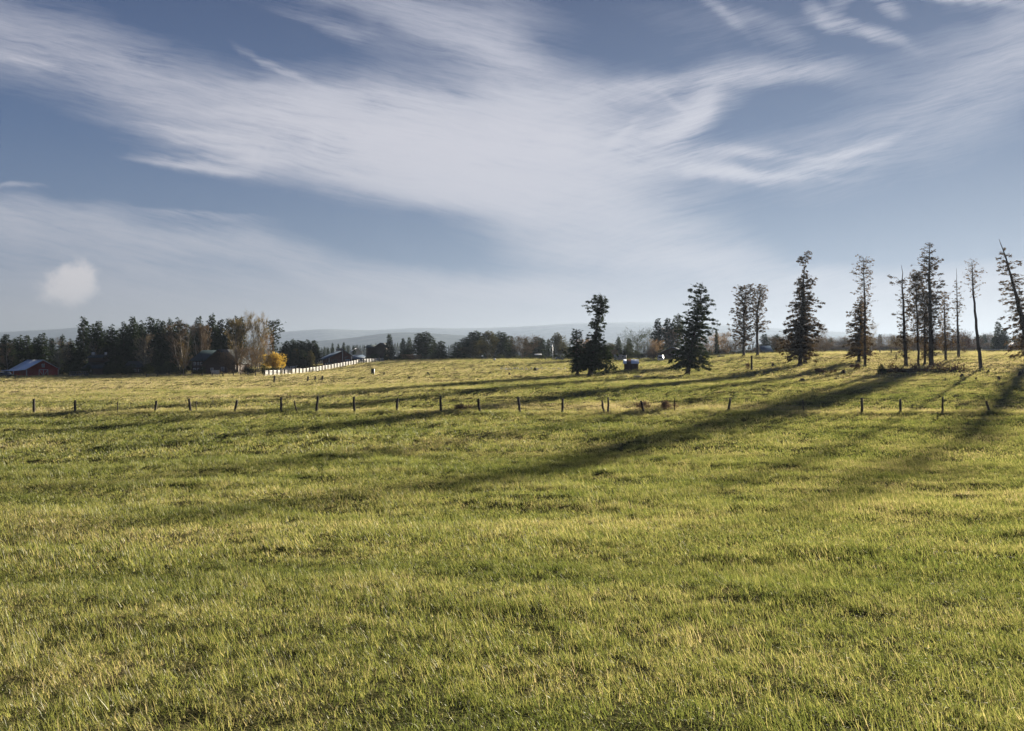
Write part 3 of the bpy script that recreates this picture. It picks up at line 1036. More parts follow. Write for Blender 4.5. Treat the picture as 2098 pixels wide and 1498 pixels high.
def bare_geo(rng, H, W, z0, ntwig, tw=0.05, tl=0.9, stems=1, up=0.8, r0=None):
    """leafless broadleaf: stem, limbs, then a haze of fine twigs"""
    wd, crown = MB(), MB()
    r0 = r0 or 0.014 * H
    ends = []
    for s in range(stems):
        lean = rng.normal(size=2) * (0.10 * W if stems > 1 else 0.03 * W)
        tip = np.array([lean[0] * 2.2, lean[1] * 2.2, H * rng.uniform(0.86, 0.97)])
        zz = np.linspace(0, 1, 8)
        st = np.stack([lean[0] * 0.3 + tip[0] * zz + rng.normal(size=8) * 0.012 * H * zz, lean[1] * 0.3 + tip[1] * zz + rng.normal(size=8) * 0.012 * H * zz, -0.2 + (tip[2] + 0.2) * zz], -1)
        wd.tube(st, r0 * (1 - 0.92 * zz), 6)
        nl = int(26 / stems) + 6
        for i in range(nl):
            f = rng.uniform(z0 / H, 0.93)
            b = np.array([np.interp(f, zz, st[:, c]) for c in range(3)])
            ph = rng.uniform(0, 2 * math.pi)
            env = W * 0.5 * math.sin(math.pi * min(1, 0.12 + 0.88 * ((b[2] - z0) / (H - z0 + .01)) ** 0.8)) ** 0.7
            L = max(0.5, env * rng.uniform(0.6, 1.1))
            e = b + np.array([math.cos(ph) * L, math.sin(ph) * L, L * up * rng.uniform(0.6, 1.5)])
            e[2] = min(e[2], H)
            m = 0.5 * (b + e) + np.array([0, 0, -0.08 * L])
            wd.tube([b, m, e], [r0 * 0.30 * (1 - 0.6 * f), r0 * 0.18 * (1 - 0.6 * f), 0.012], 4)
            for g in (0.35, 0.55, 0.75, 0.9, 1.0):
                ends.append((b + (e - b) * g, (e - b) / np.linalg.norm(e - b), L))
    n = len(ends)
    pick = rng.integers(0, n, ntwig)
    B = np.array([e[0] for e in ends])[pick] + rng.normal(size=(ntwig, 3)) * np.array([e[2] for e in ends])[pick][:, None] * 0.16
    D = np.array([e[1] for e in ends])[pick] + rng.normal(size=(ntwig, 3)) * 0.55 + np.array([0, 0, 0.35])
    D /= np.linalg.norm(D, axis=1)[:, None]
    crown.leaves(B, D, tl * rng.uniform(0.5, 1.3, ntwig), tw * rng.uniform(0.6, 1.3, ntwig), rng)
    return crown, wd


def plant(name, label, cat, loc, geo, mat, bark='bark', group=None):
    t = thing(name, label, cat, loc, 0, group)
    geo[1].build('trunk' if cat == 'tree' else 'stem', MT[bark], t, True)
    geo[0].build('crown' if cat == 'tree' else 'foliage', MT[mat], t)
    return t


# ------------------------------------------------------------------ the lone conifers of the middle field, traced one by one
G1 = 'tall lone conifers standing in the pasture'
traced('conifer', 'dark ragged conifer with a forked top just left of the small shed', 'tree', 142, (1208, 772),
       [(604, 1228, 1234), (612, 1214, 1240), (622, 1204, 1247), (634, 1200, 1247), (642, 1200, 1246), (648, 1207, 1238), (658, 1211, 1240), (668, 1206, 1246), (680, 1207, 1236), (690, 1200, 1236), (700, 1197, 1243),
        (712, 1193, 1252), (728, 1188, 1262), (742, 1178, 1266), (752, 1172, 1262), (755, 1170, 1258)],
       [(604, 1232), (640, 1229), (680, 1222), (720, 1214), (772, 1208)], [(604, 0.6), (650, 3), (700, 6.5), (772, 11)], 11, 'fir', 300, G1, spray=0.5, step=0.20, clump=0.22, k=5, drop=0.42, rise=0.25, thin=(0.45, 0.22))
traced('conifer', 'short dark conifer leaning against the left side of the fork-topped conifer', 'tree', 146, (1183, 771),
       [(674, 1179, 1184), (684, 1170, 1192), (693, 1162, 1194), (700, 1166, 1192), (712, 1160, 1196), (722, 1150, 1198), (735, 1158, 1200), (748, 1160, 1200), (760, 1164, 1198)],
       [(674, 1181), (771, 1183)], [(674, 0.8), (771, 7)], 12, 'fir', 120, G1, spray=0.5, step=0.2, clump=0.28, k=4, drop=0.35, rise=0.2)
traced('conifer', 'broad dark conifer with gappy upper boughs and two leading shoots, right of the small shed', 'tree', 148, (1408, 770),
       [(578, 1438, 1443), (588, 1418, 1450), (598, 1420, 1450), (605, 1398, 1447), (615, 1402, 1462), (624, 1402, 1460), (632, 1396, 1467), (644, 1394, 1473), (652, 1392, 1472), (662, 1386, 1476), (672, 1384, 1472),
        (682, 1384, 1466), (692, 1386, 1458), (705, 1382, 1446), (720, 1376, 1458), (735, 1370, 1462), (745, 1366, 1462), (751, 1356, 1456)],
       [(578, 1440), (620, 1433), (680, 1423), (720, 1415), (770, 1408)], [(578, 0.5), (640, 3), (700, 6.5), (770, 10)], 13, 'fir', 290, G1, spray=0.52, step=0.20, clump=0.26, k=5, drop=0.30, rise=0.10, thin=(0.40, 0.28))
traced('conifer', 'open-crowned rusty pine, left one of a pair, with lower boughs to the ground', 'tree', 225, (1524, 724),
       [(584, 1526, 1532), (592, 1512, 1540), (602, 1502, 1546), (614, 1500, 1548), (628, 1498, 1548), (642, 1496, 1545), (656, 1496, 1543), (668, 1494, 1544), (680, 1490, 1544), (692, 1492, 1548), (704, 1500, 1546), (714, 1506, 1540)],
       [(584, 1529), (640, 1524), (724, 1524)], [(584, 0.6), (650, 3), (724, 6)], 14, 'rust', 200, G1, spray=0.62, step=0.30, clump=0.38, k=4, drop=0.1, rise=0.35)
traced('conifer', 'open-crowned rusty pine, right one of a pair, on a bare lower stem', 'tree', 227, (1552, 722),
       [(586, 1556, 1566), (596, 1546, 1574), (608, 1540, 1572), (622, 1542, 1572), (640, 1540, 1570), (656, 1542, 1568), (668, 1546, 1578), (678, 1550, 1584), (684, 1552, 1574)],
       [(586, 1560), (640, 1551), (722, 1552)], [(586, 0.6), (640, 4), (722, 6)], 15, 'rust', 165, G1, spray=0.6, step=0.36, clump=0.36, k=4, drop=0.05, rise=0.4)
traced('conifer', 'tall full spire-shaped conifer skirted to the grass with a wispy bent tip', 'tree', 163, (1639, 748),
       [(514, 1652, 1660), (520, 1648, 1662), (528, 1640, 1662), (536, 1622, 1656), (542, 1634, 1650), (550, 1646, 1650), (558, 1643, 1658), (566, 1640, 1668), (574, 1632, 1674), (584, 1626, 1676), (596, 1626, 1668), (608, 1620, 1672),
        (622, 1614, 1678), (634, 1616, 1668), (648, 1612, 1668), (660, 1606, 1680), (670, 1600, 1688), (680, 1598, 1684), (692, 1596, 1678), (706, 1594, 1674), (720, 1596, 1672), (730, 1600, 1668), (734, 1606, 1660)],
       [(514, 1656), (540, 1649), (600, 1646), (700, 1641), (748, 1639)], [(514, 0.5), (545, 1.2), (600, 5), (700, 8), (748, 9)], 16, 'rust', 360, G1, spray=0.52, step=0.22, clump=0.28, k=5, drop=0.28, rise=0.10, thin=(0.5, 0.25))
traced('bare_trunk_tree', 'second dark stem half hidden behind the spire-shaped conifer', 'tree', 172, (1649, 743),
       [(690, 1640, 1672), (712, 1634, 1680), (728, 1638, 1676)], [(640, 1652), (743, 1649)], [(640, 1), (743, 8)], 17, 'rust', 30, G1, spray=0.5, step=0.25, k=4)
traced('conifer', 'tall thin pine with sparse tufted upper boughs and a bare dark lower stem', 'tree', 150, (1772, 752),
       [(527, 1762, 1780), (540, 1752, 1788), (553, 1742, 1792), (564, 1742, 1786), (576, 1746, 1784), (588, 1740, 1782), (606, 1744, 1786), (622, 1760, 1792), (634, 1762, 1792), (645, 1764, 1788), (654, 1768, 1790), (664, 1766, 1788), (690, 1768, 1786), (700, 1768, 1800), (705, 1768, 1800), (724, 1768, 1792), (728, 1768, 1780)],
       [(527, 1769), (640, 1772), (752, 1772)], [(527, 0.6), (600, 3), (752, 6)], 18, 'rust', 125, G1, spray=0.5, step=0.40, clump=0.25, k=3, drop=0.12, rise=0.25)
traced('conifer', 'lower shaggy conifer tucked to the left of the tall thin pine', 'tree', 170, (1759, 741),
       [(608, 1762, 1768), (620, 1752, 1768), (632, 1740, 1770), (644, 1736, 1772), (655, 1732, 1772), (668, 1730, 1776), (680, 1738, 1778), (690, 1728, 1782), (702, 1730, 1784), (708, 1740, 1780), (718, 1730, 1786), (726, 1722, 1790), (729, 1730, 1785)],
       [(608, 1765), (741, 1759)], [(608, 0.8), (741, 7)], 19, 'rust', 220, G1, spray=0.55, step=0.24, clump=0.32, k=4, drop=0.35, rise=0.15)
traced('conifer', 'dead-topped pine spike with one flag of boughs reaching left', 'tree', 150, (1856, 752),
       [(574, 1815, 1852), (580, 1815, 1854), (586, 1824, 1854), (592, 1838, 1856), (608, 1834, 1856), (616, 1836, 1858), (630, 1846, 1864), (648, 1830, 1866), (660, 1842, 1870), (672, 1838, 1872), (684, 1842, 1874), (694, 1820, 1872), (700, 1806, 1872), (712, 1844, 1868), (722, 1840, 1866), (731, 1818, 1862), (734, 1824, 1862)],
       [(543, 1847), (600, 1850), (680, 1853), (752, 1856)], [(543, 0.5), (580, 2.4), (752, 8)], 20, 'rust', 95, G1, spray=0.5, step=0.3, clump=0.28, k=4, drop=0.2, rise=0.2)
traced('conifer', 'tallest pine of the right-hand grove with a hazy pointed top', 'tree', 152, (1909, 746),
       [(497, 1904, 1907), (508, 1894, 1912), (520, 1888, 1916), (532, 1880, 1918), (544, 1874, 1926), (552, 1880, 1936), (562, 1880, 1930), (570, 1880, 1936), (582, 1876, 1930), (596, 1880, 1934), (610, 1880, 1936), (630, 1884, 1930), (650, 1886, 1926), (670, 1886, 1924), (690, 1890, 1922), (710, 1894, 1920), (730, 1896, 1922)],
       [(497, 1905), (560, 1904), (650, 1906), (746, 1909)], [(497, 0.6), (560, 4.5), (746, 10)], 21, 'rust', 300, G1, spray=0.5, step=0.28, clump=0.32, k=4, drop=0.2, rise=0.25, thin=(0.55, 0.48))
traced('conifer', 'slender pine in the grove left of the tallest pine, crown bushing out at the top', 'tree', 150, (1882, 753),
       [(562, 1866, 1896), (572, 1862, 1898), (584, 1864, 1894), (596, 1860, 1892), (610, 1862, 1892), (624, 1858, 1890), (640, 1856, 1892), (656, 1864, 1890), (672, 1868, 1890), (690, 1870, 1888), (704, 1872, 1890)],
       [(562, 1876), (753, 1882)], [(562, 0.8), (753, 5)], 22, 'rust', 190, G1, spray=0.5, step=0.28, clump=0.32, k=4, drop=0.15, rise=0.3)
traced('conifer', 'thin pine squeezed between the slender and the tallest pine of the grove', 'tree', 153, (1894, 752),
       [(600, 1890, 1900), (630, 1886, 1902), (650, 1882, 1900), (670, 1884, 1902), (690, 1886, 1902), (720, 1886, 1904), (738, 1888, 1904)],
       [(600, 1896), (752, 1894)], [(600, 0.8), (752, 5)], 23, 'rust', 120, G1, spray=0.5, step=0.28, clump=0.3, k=4)
traced('conifer', 'crooked pine at the right edge of the grove', 'tree', 170, (1938, 733),
       [(598, 1930, 1946), (608, 1926, 1942), (620, 1930, 1944), (634, 1928, 1946), (648, 1926, 1944), (664, 1928, 1950), (674, 1926, 1952), (690, 1924, 1948), (705, 1922, 1952), (718, 1928, 1950)],
       [(598, 1936), (660, 1935), (733, 1938)], [(598, 0.8), (733, 5)], 24, 'rust', 120, G1, spray=0.5, step=0.28, clump=0.3, k=4)
traced('conifer', 'sparse straight pine with a bare spike tip between the grove and the leaning pole pine', 'tree', 185, (1964, 730),
       [(574, 1958, 1968), (592, 1958, 1980), (604, 1954, 1972), (622, 1952, 1990), (630, 1954, 1994), (640, 1952, 1986), (660, 1954, 1972), (680, 1954, 1974), (690, 1954, 1976), (704, 1952, 1980), (718, 1950, 1982)],
       [(550, 1960), (640, 1961), (730, 1964)], [(550, 0.5), (640, 2.6), (730, 6)], 25, 'rust', 70, G1, spray=0.5, step=0.34, clump=0.26, k=3, drop=0.3, rise=0.2)
traced('conifer', 'leaning pole-like pine with a long bare trunk and a thin tuft on top', 'tree', 135, (2010, 757),
       [(532, 1984, 1994), (546, 1978, 2002), (556, 1984, 2012), (566, 1978, 2018), (576, 1980, 2026), (588, 1988, 2026), (602, 1992, 2016), (612, 1994, 2010)],
       [(536, 1991), (600, 1995), (680, 2001), (757, 2010)], [(536, 0.8), (620, 4), (757, 7.5)], 26, 'rust', 46, G1, spray=0.42, step=0.42, clump=0.2, k=3, drop=0.0, rise=0.35)
traced('conifer', 'big leaning conifer at the right edge of the field, half out of frame', 'tree', 155, (2112, 742),
       [(492, 2040, 2050), (512, 2042, 2068), (530, 2048, 2086), (544, 2046, 2094), (560, 2052, 2096), (574, 2054, 2100), (590, 2048, 2108), (604, 2052, 2112), (622, 2046, 2120), (636, 2050, 2126), (648, 2054, 2130), (660, 2066, 2136), (674, 2064, 2140), (690, 2064, 2146), (706, 2066, 2150), (718, 2064, 2152), (728, 2072, 2150)],
       [(490, 2048), (540, 2064), (600, 2080), (660, 2096), (742, 2112)], [(490, 0.8), (600, 6), (742, 13)], 27, 'rust', 170, G1, spray=0.58, step=0.26, clump=0.36, k=4, drop=0.4, rise=0.1, thin=(0.5, 0.25))

# ------------------------------------------------------------------ reusable background trees
RG = np.random.default_rng(77)


def cone_prof(H, W, base, shape=1.0, nodes=9, rng=RG):
    out = []
    for i in range(nodes):
        f = i / (nodes - 1)
        r = W * 0.5 * (1 - f) ** shape * (0.82 + 0.36 * rng.random()) + 0.12
        out.append((base + (H - base) * f, r * rng.uniform(0.8, 1.1), r * rng.uniform(0.8, 1.1)))
    return out


def fuller_prof(H, W, base, rng=RG):
    tab = [(0, 0.55), (0.2, 0.95), (0.45, 1.0), (0.65, 0.80), (0.82, 0.46), (0.93, 0.20), (1, 0.03)]
    return [(base + (H - base) * f, W * 0.5 * r * rng.uniform(0.75, 1.15), W * 0.5 * r * rng.uniform(0.75, 1.15)) for f, r in tab]


HIDE = []      # prototypes are placed as the first instance of their kind
PROTO = {}


def proto(key):
    """first call makes the tree, later calls copy it; unit tree is 10 m tall and stands at the origin"""
    return PROTO.get(key)


def make_kind(key, label, loc):
    rng = np.random.default_rng(abs(hash_(key)) % 100000)
    kind, i = key
    if kind == 'fir':
        return conifer('fir_tree', label, 'tree', loc, rng, 'fir', prof=cone_prof(10, 4.4, 0.7, 0.75, rng=rng), axis=[(0, 0, 0), (10, rng.normal() * .15, 0)], trunk=[(0, .16), (10, .015)], nb=170, spray=0.55, step=0.30, k=5, clump=0.25)
    if kind == 'wood':
        return conifer('pine_tree', label, 'tree', loc, rng, 'fir', prof=fuller_prof(10, 2.9, 1.6, rng=rng), axis=[(0, 0, 0), (10, rng.normal() * .2, 0)], trunk=[(0, .12), (10, .012)], nb=140, spray=0.46, step=0.22, k=5, clump=0.22, rise=0.25, drop=0.2)
    if kind == 'round':
        return plant('pine_tree', label, 'tree', loc, bushy_geo(rng, 10, 7.0, 0.8, 3400, 0.50, 16, 1.0, stems=1, wl=0.35, hollow=0.35), 'olive')
    if kind == 'bare':
        return plant('bare_tree', label, 'tree', loc, bare_geo(rng, 10, 5.4, 2.2, 1700, 0.05, 0.85), 'twig', 'palebark')
    if kind == 'poplar':
        return plant('bare_tree', label, 'tree', loc, bare_geo(rng, 10, 3.0, 1.4, 2000, 0.055, 0.8, stems=3, up=1.7), 'twig', 'palebark')
    if kind == 'brown':
        return plant('bare_tree', label, 'tree', loc, bare_geo(rng, 10, 11.0, 1.6, 3200, 0.085, 1.1, stems=4, up=0.6), 'twig')
    if kind == 'bud':
        return plant('budding_tree', label, 'tree', loc, bare_geo(rng, 10, 11.0, 1.2, 3000, 0.13, 0.7, stems=4, up=0.6), 'bud')
    if kind == 'bush':
        return plant('shrub', label, 'shrub', loc, bushy_geo(rng, 10, 13.0, 0.3, 2400, 1.1, 14, 0.5, stems=4, wl=0.2, hollow=0.3), 'pine')
    if kind == 'brownbush':
        return plant('shrub', label, 'shrub', loc, bushy_geo(rng, 10, 14.0, 0.3, 2600, 1.3, 14, 0.5, stems=5, wl=0.13, hollow=0.2, up=0.5), 'twig')
    raise KeyError(kind)


def hash_(key):
    h = 7
    for ch in str(key):
        h = (h * 131 + ord(ch)) & 0xffffff
    return h


def tree(kind, var, px, d, top, width_px, label, group, sink=0.15, mat=None):
    loc = gp(px, d, sink)
    H = EYE + (HY - top) / F * d - loc.z
    H = max(H, 0.6)
    key = (kind, var)
    base_w = {'fir': 4.4, 'wood': 2.9, 'round': 7.0, 'bare': 5.4, 'poplar': 3.0, 'brown': 11.0, 'bud': 11.0, 'bush': 13.0, 'brownbush': 14.0}[kind]
    sz = H / 10.0
    sx = (width_px / F * d) / base_w if width_px else sz
    rz = (hash_((px, top)) % 628) / 100.0
    if key not in PROTO:
        o = make_kind(key, label, loc)
        PROTO[key] = o
        o.rotation_euler = (0, 0, rz)
        o.scale = (sx, sx, sz)
        o['group'] = group
    else:
        o = dup(PROTO[key], loc, rz, (sx, sx, sz), label, group)
    if mat:
        for ch in o.children:
            if ch.name.startswith(('crown', 'foliage')):
                ch.material_slots[0].link = 'OBJECT'
                ch.material_slots[0].material = MT[mat]
    return o


# ------------------------------------------------------------------ the dark wood on the left: (column, treetop row, width, distance)
WOOD = [(2, 690, 22, 262), (16, 683, 24, 250), (28, 692, 22, 266), (40, 686, 24, 254), (57, 685, 24, 258), (73, 690, 22, 262), (87, 681, 28, 250), (106, 691, 20, 262), (128, 684, 18, 268), (146, 694, 20, 272), (158, 700, 16, 276),
        (171, 647, 26, 252), (188, 662, 26, 258), (203, 655, 28, 248), (216, 676, 22, 262), (228, 664, 24, 252), (242, 672, 22, 264), (254, 658, 24, 250), (264, 664, 22, 262), (273, 646, 26, 250), (284, 660, 24, 262), (292, 656, 22, 256), (308, 646, 26, 250),
        (318, 660, 24, 264), (328, 652, 24, 254), (338, 655, 22, 260), (349, 651, 24, 252), (366, 650, 26, 258), (383, 660, 24, 254), (396, 668, 22, 264), (408, 646, 24, 252), (420, 666, 22, 262), (434, 641, 26, 250), (445, 660, 22, 260), (454, 651, 24, 254),
        (468, 652, 24, 252), (481, 646, 22, 258), (492, 647, 22, 254)]
nx = 0
for i, (px, top, w, d) in enumerate(WOOD):
    lead = 'dark low pine behind the red barn' if px < 165 else 'tall dark pine in the left wood'
    k = i if px < 165 else i - 11
    tree('wood', i % 6, px, d, top, w * 1.12, '%s, %s treetop from the left' % (lead, ORD[k]), 'dark pines of the left wood')
# second storey filling the wood, darker and lower
for i, (px, top, w, d) in enumerate([(22, 706, 40, 246), (70, 704, 44, 262), (118, 712, 34, 258), (144, 702, 44, 240), (160, 716, 30, 250), (215, 700, 40, 262), (238, 706, 40, 240), (262, 700, 38, 258), (318, 704, 40, 244), (336, 716, 34, 232),
                                     (350, 700, 36, 260), (392, 706, 34, 262), (430, 690, 36, 262), (452, 694, 36, 258), (476, 700, 36, 252)]):
    tree('fir', i % 4, px, d, top, w, 'low broad dark fir filling the foot of the left wood, %s from the left' % ORD[i], 'low firs at the foot of the left wood')
# bare and budding trees in front of the wood
BARE = [('bare', 0, 16, 238, 703, 34, 'leafless brown tree beside the pale metal roof of the red barn', None), ('bare', 1, 120, 236, 694, 46, 'leafless pale-stemmed tree between red barn and tall pines', 'paletwig'),
        ('bare', 0, 194, 246, 703, 26, 'small tan leafless tree above the dark green roofed house', 'paletwig'), ('bare', 1, 297, 236, 686, 44, 'birch with a thin white stem at the front of the dark pines', None),
        ('poplar', 0, 374, 232, 664, 48, 'tall grey-brown leafless tree left of the big dark house', 'twig'), ('poplar', 1, 409, 240, 666, 26, 'upright leafless tree rising behind the big dark house, left of two', None),
        ('poplar', 0, 421, 242, 669, 20, 'upright leafless tree rising behind the big dark house, right of two', None), ('poplar', 1, 489, 226, 653, 44, 'tall olive-brown poplar right of the big dark house', 'olivetwig'),
        ('bare', 0, 516, 250, 641, 30, 'thin feathery leafless crown sticking out above the poplars', 'olivetwig'), ('poplar', 0, 527, 228, 656, 32, 'tan poplar standing behind the yellow willow', 'olivetwig'),
        ('bare', 1, 536, 252, 644, 22, 'faint leafless crown just right of the feathery one', 'paletwig'), ('bare', 0, 548, 226, 686, 26, 'short brown leafless tree touching the yellow willow', 'bud'),
        ('brown', 0, 500, 216, 716, 54, 'tangled leafless shrubby tree at the right corner of the big dark house', None), ('brown', 1, 470, 222, 722, 36, 'low leafless tangle in front of the big dark house', None)]
for kind, v, px, d, top, w, lab, mt in BARE:
    tree(kind, v, px, d, top, w, lab, 'leafless trees along the left wood', mat=mt)
# birch stem with golden twigs low down
tree('bare', 1, 376, 212, 702, 22, 'young golden-twigged birch with a slim white stem before the dark house', 'leafless trees along the left wood', mat='goldtwig')
wl = plant('willow_tree', 'bright golden yellow willow at the right end of the left wood', 'tree', gp(560, 212, 0.1), bushy_geo(np.random.default_rng(8), 5.9, 7.6, 0.5, 4200, 0.36, 18, 0.7, stems=4, wl=0.4, hollow=0.4), 'gold')
traced('pine_tree', 'flat-topped ragged dark pine standing behind the yellow willow', 'tree', 235, (559, 768),
       [(658, 554, 566), (663, 548, 576), (670, 546, 582), (678, 546, 578), (686, 550, 584), (694, 548, 576), (702, 552, 578), (712, 550, 574), (722, 552, 572)],
       [(658, 560), (768, 559)], [(658, 1), (768, 5)], 31, 'fir', 80, None, spray=0.6, step=0.26, clump=0.36, k=4, drop=0.0, rise=0.15)
# copse right of the willow
for i, (px, top, w) in enumerate([(584, 703, 18), (591, 697, 18), (599, 694, 18), (606, 697, 16), (613, 695, 18), (621, 698, 18), (628, 695, 18), (640, 696, 22), (648, 706, 18)]):
    tree('wood', i % 6, px, 262, top, w * 1.3, 'dark tree in the round copse beside the red-brown barn, %s treetop from the left' % ORD[i], 'dark copse beside the red-brown barn')
for i, (px, top, w) in enumerate([(590, 712, 26), (606, 714, 30), (622, 716, 30), (636, 718, 28)]):
    tree('fir', i % 4, px, 254, top, w, 'low bushy conifer along the front of the round copse, %s from the left' % ORD[i], 'dark copse beside the red-brown barn', mat='olive' if i % 2 else None)
# small conifers behind the red-brown barn
for px, top, w, lab in ((664, 710, 9, 'tiny hazy conifer left of the red-brown barn roof'), (672, 713, 14, 'small round dark tree at the left end of the red-brown barn roof'), (681, 702, 11, 'small hazy fir behind the barn roof, left of two alike'),
                        (693, 704, 11, 'small hazy fir behind the barn roof, right of two alike'), (704, 701, 14, 'broadest dark fir behind the red-brown barn ridge'), (713, 706, 8, 'thin dark fir right behind the barn ridge'),
                        (725, 708, 12, 'lone triangular fir between red-brown barn and dark brown barn')):
    tree('fir', hash_(px) % 4, px, 400, top, w, lab, 'small firs behind the red-brown barn')
# middle row of rounded pines and firs
MID = [('fir', 0, 798, 300, 684, 27, 'dark pointed fir beside the dark brown barn'), ('fir', 1, 826, 305, 693, 22, 'dark fir with twin neighbour, left of the pair'), ('fir', 2, 837, 300, 690, 24, 'dark fir with twin neighbour, right of the pair'),
       ('wood', 1, 861, 318, 681, 26, 'tall pine left of two with rounded tops'), ('wood', 2, 873, 315, 678, 28, 'tall pine right of two with rounded tops'), ('fir', 3, 889, 330, 696, 18, 'small fir peeping out behind the broad low fir'),
       ('fir', 0, 903, 300, 698, 36, 'broad low triangular fir in a gap of the tree row'), ('fir', 1, 938, 305, 700, 34, 'dark low fir on the left flank of the olive pine clump'), ('wood', 3, 952, 325, 690, 22, 'dark pine poking over the left shoulder of the olive clump'),
       ('round', 0, 970, 300, 690, 50, 'big rounded olive-brown pine, left of the olive pair'), ('wood', 4, 964, 330, 679, 22, 'dark pine top behind the olive pair, leftmost of three'), ('wood', 5, 975, 332, 677, 26, 'highest dark pine top behind the olive pair'),
       ('wood', 0, 986, 330, 680, 20, 'dark pine top behind the olive pair, rightmost of three'), ('round', 1, 1000, 292, 681, 44, 'big rounded olive-brown pine, right of the olive pair'), ('wood', 1, 1013, 325, 682, 18, 'slim dark pine right behind the olive pair'),
       ('wood', 2, 1025, 318, 678, 26, 'tall dark pine with a blunt top right of the olive pair'), ('wood', 3, 1034, 322, 681, 22, 'dark pine touching the blunt-topped pine on its right'), ('fir', 2, 1050, 345, 687, 20, 'slim hazy fir left of the brown leafless tree'),
       ('fir', 3, 1041, 340, 696, 18, 'low hazy fir under the blunt-topped pine'), ('fir', 1, 1078, 350, 692, 18, 'fir top just behind the brown leafless tree'), ('wood', 4, 1099, 345, 689, 26, 'hazy pine right of the brown leafless tree'), ('wood', 5, 1109, 350, 692, 22, 'smaller hazy pine above the white-roofed shelter'),
       ('fir', 0, 1123, 355, 694, 14, 'thin hazy fir left of the utility pole'), ('round', 2, 1141, 345, 683, 36, 'large grey-green round pine behind the utility pole'), ('round', 0, 1158, 350, 692, 30, 'grey-green pine between utility pole and short leaning conifer'), ('round', 1, 1090, 352, 702, 40, 'low dark pine mass behind the shelter'),
       ('fir', 1, 1267, 350, 690, 20, 'small pointed hazy fir right of the fork-topped conifer'), ('fir', 2, 1290, 345, 692, 22, 'hazy fir behind the left side of the round leafless tree'), ('round', 2, 1250, 355, 704, 44, 'low grey pine mass behind the camper'),
       ('fir', 3, 1348, 300, 653, 34, 'tall feathery upright fir above the gabled house'), ('wood', 1, 1372, 310, 650, 22, 'thin open pine between feathery fir and broad conifer'), ('wood', 2, 1388, 312, 642, 24, 'dark pine top hugging the left side of the broad conifer'),
       ('fir', 0, 1468, 290, 674, 12, 'narrow spire fir right behind the broad conifer'), ('fir', 1, 1567, 285, 684, 30, 'small dark fir beside the blue-roofed house'), ('wood', 3, 1591, 300, 684, 20, 'small hazy fir between blue-roofed house and spire-shaped conifer')]
for kind, v, px, d, top, w, lab in MID:
    tree(kind, v, px, d, top, w * (1.35 if kind == 'wood' else (1.0 if px < 850 else 1.15)), lab, 'conifers along the far side of the pasture')
for kind, v, px, d, top, w, lab, mt in (('brown', 0, 1071, 300, 692, 66, 'wide brown leafless tree in the middle of the far tree row', None), ('brown', 1, 846, 290, 726, 34, 'low brown thicket at the foot of two round-topped pines', None), ('brown', 1, 1310, 320, 679, 62, 'round grey-brown leafless tree behind the small shed', 'pine'),
                                    ('bud', 0, 1196, 330, 698, 50, 'orange-budded tree seen through the fork-topped conifer', None), ('bud', 1, 1338, 285, 698, 40, 'orange-budded bushy tree left of the gabled house roof', None), ('bud', 0, 1366, 310, 676, 46, 'tall orange-tan budding tree behind the gabled house', None),
                                    ('bud', 1, 1448, 300, 690, 56, 'orange-budded tree showing right of the broad conifer', None), ('bud', 0, 1483, 320, 684, 40, 'pink-tan budding tree right of the narrow spire fir', None), ('brown', 0, 1504, 270, 698, 60, 'dark brown leafless bushy tree below the pine pair', None),
                                    ('brown', 1, 1586, 290, 690, 40, 'grey leafless tree left of the spire-shaped conifer', None), ('brown', 0, 1686, 260, 694, 44, 'rounded leafless shrub-tree at the right foot of the spire-shaped conifer', None), ('bare', 0, 1686, 300, 665, 24, 'thin leafless tree over the rounded shrub-tree', None),
                                    ('bare', 1, 1786, 240, 664, 26, 'pale leafless tree right of the tall thin pine', None), ('bud', 1, 1846, 235, 690, 34, 'pale gold budding bush behind the dead-topped pine', 'paletwig'), ('brown', 1, 1872, 250, 694, 50, 'brown leafless bush behind the grove, left part', None),
                                    ('bud', 0, 1932, 240, 684, 60, 'rust-coloured budding thicket behind the grove', 'brush'), ('bud', 1, 1975, 245, 680, 34, 'rust-brown leafy young tree behind the sparse straight pine', 'brush'), ('brown', 0, 1995, 300, 696, 34, 'reddish leafless bush left of the leaning pole pine', 'brush')):
    tree(kind, v, px, d, top, w, lab, 'leafless and budding trees along the far side of the pasture', mat=mt)
tree('fir', 2, 2046, 300, 657, 30, 'tall hazy fir standing left of the small white house', 'conifers along the far side of the pasture')
tree('fir', 3, 2056, 310, 672, 34, 'broad hazy fir right behind the tall hazy fir', 'conifers along the far side of the pasture')
# hazy far tree line on the right
rg = np.random.default_rng(4)
xs = np.arange(1596, 2112, 10.5) + rg.normal(size=50) * 3
for i, px in enumerate(xs):
    top = 693 - 9 * rg.random() + (3 if px < 1750 else 0)
    kd = ('fir', 'wood', 'brown', 'fir', 'round', 'brown', 'wood')[int(rg.integers(0, 7))]
    tree(kd, int(rg.integers(0, 2)), px, 430 + 40 * rg.random(), top + (4 if kd in ('brown', 'round') else 0), {'fir': 20, 'wood': 17, 'brown': 40, 'round': 34}[kd], 'hazy small tree in the far right tree line, %s from the left' % ORD[i], 'far right tree line')
# rounded hedge below that line
for i, px in enumerate(np.arange(1606, 2110, 15)):
    tree('brownbush', i % 2, px, 400, 703 + 3 * ((i * 7) % 3), 44, 'hazy brown bush at the foot of the far right tree line, %s from the left' % ORD[i], 'brush under the far right tree line')
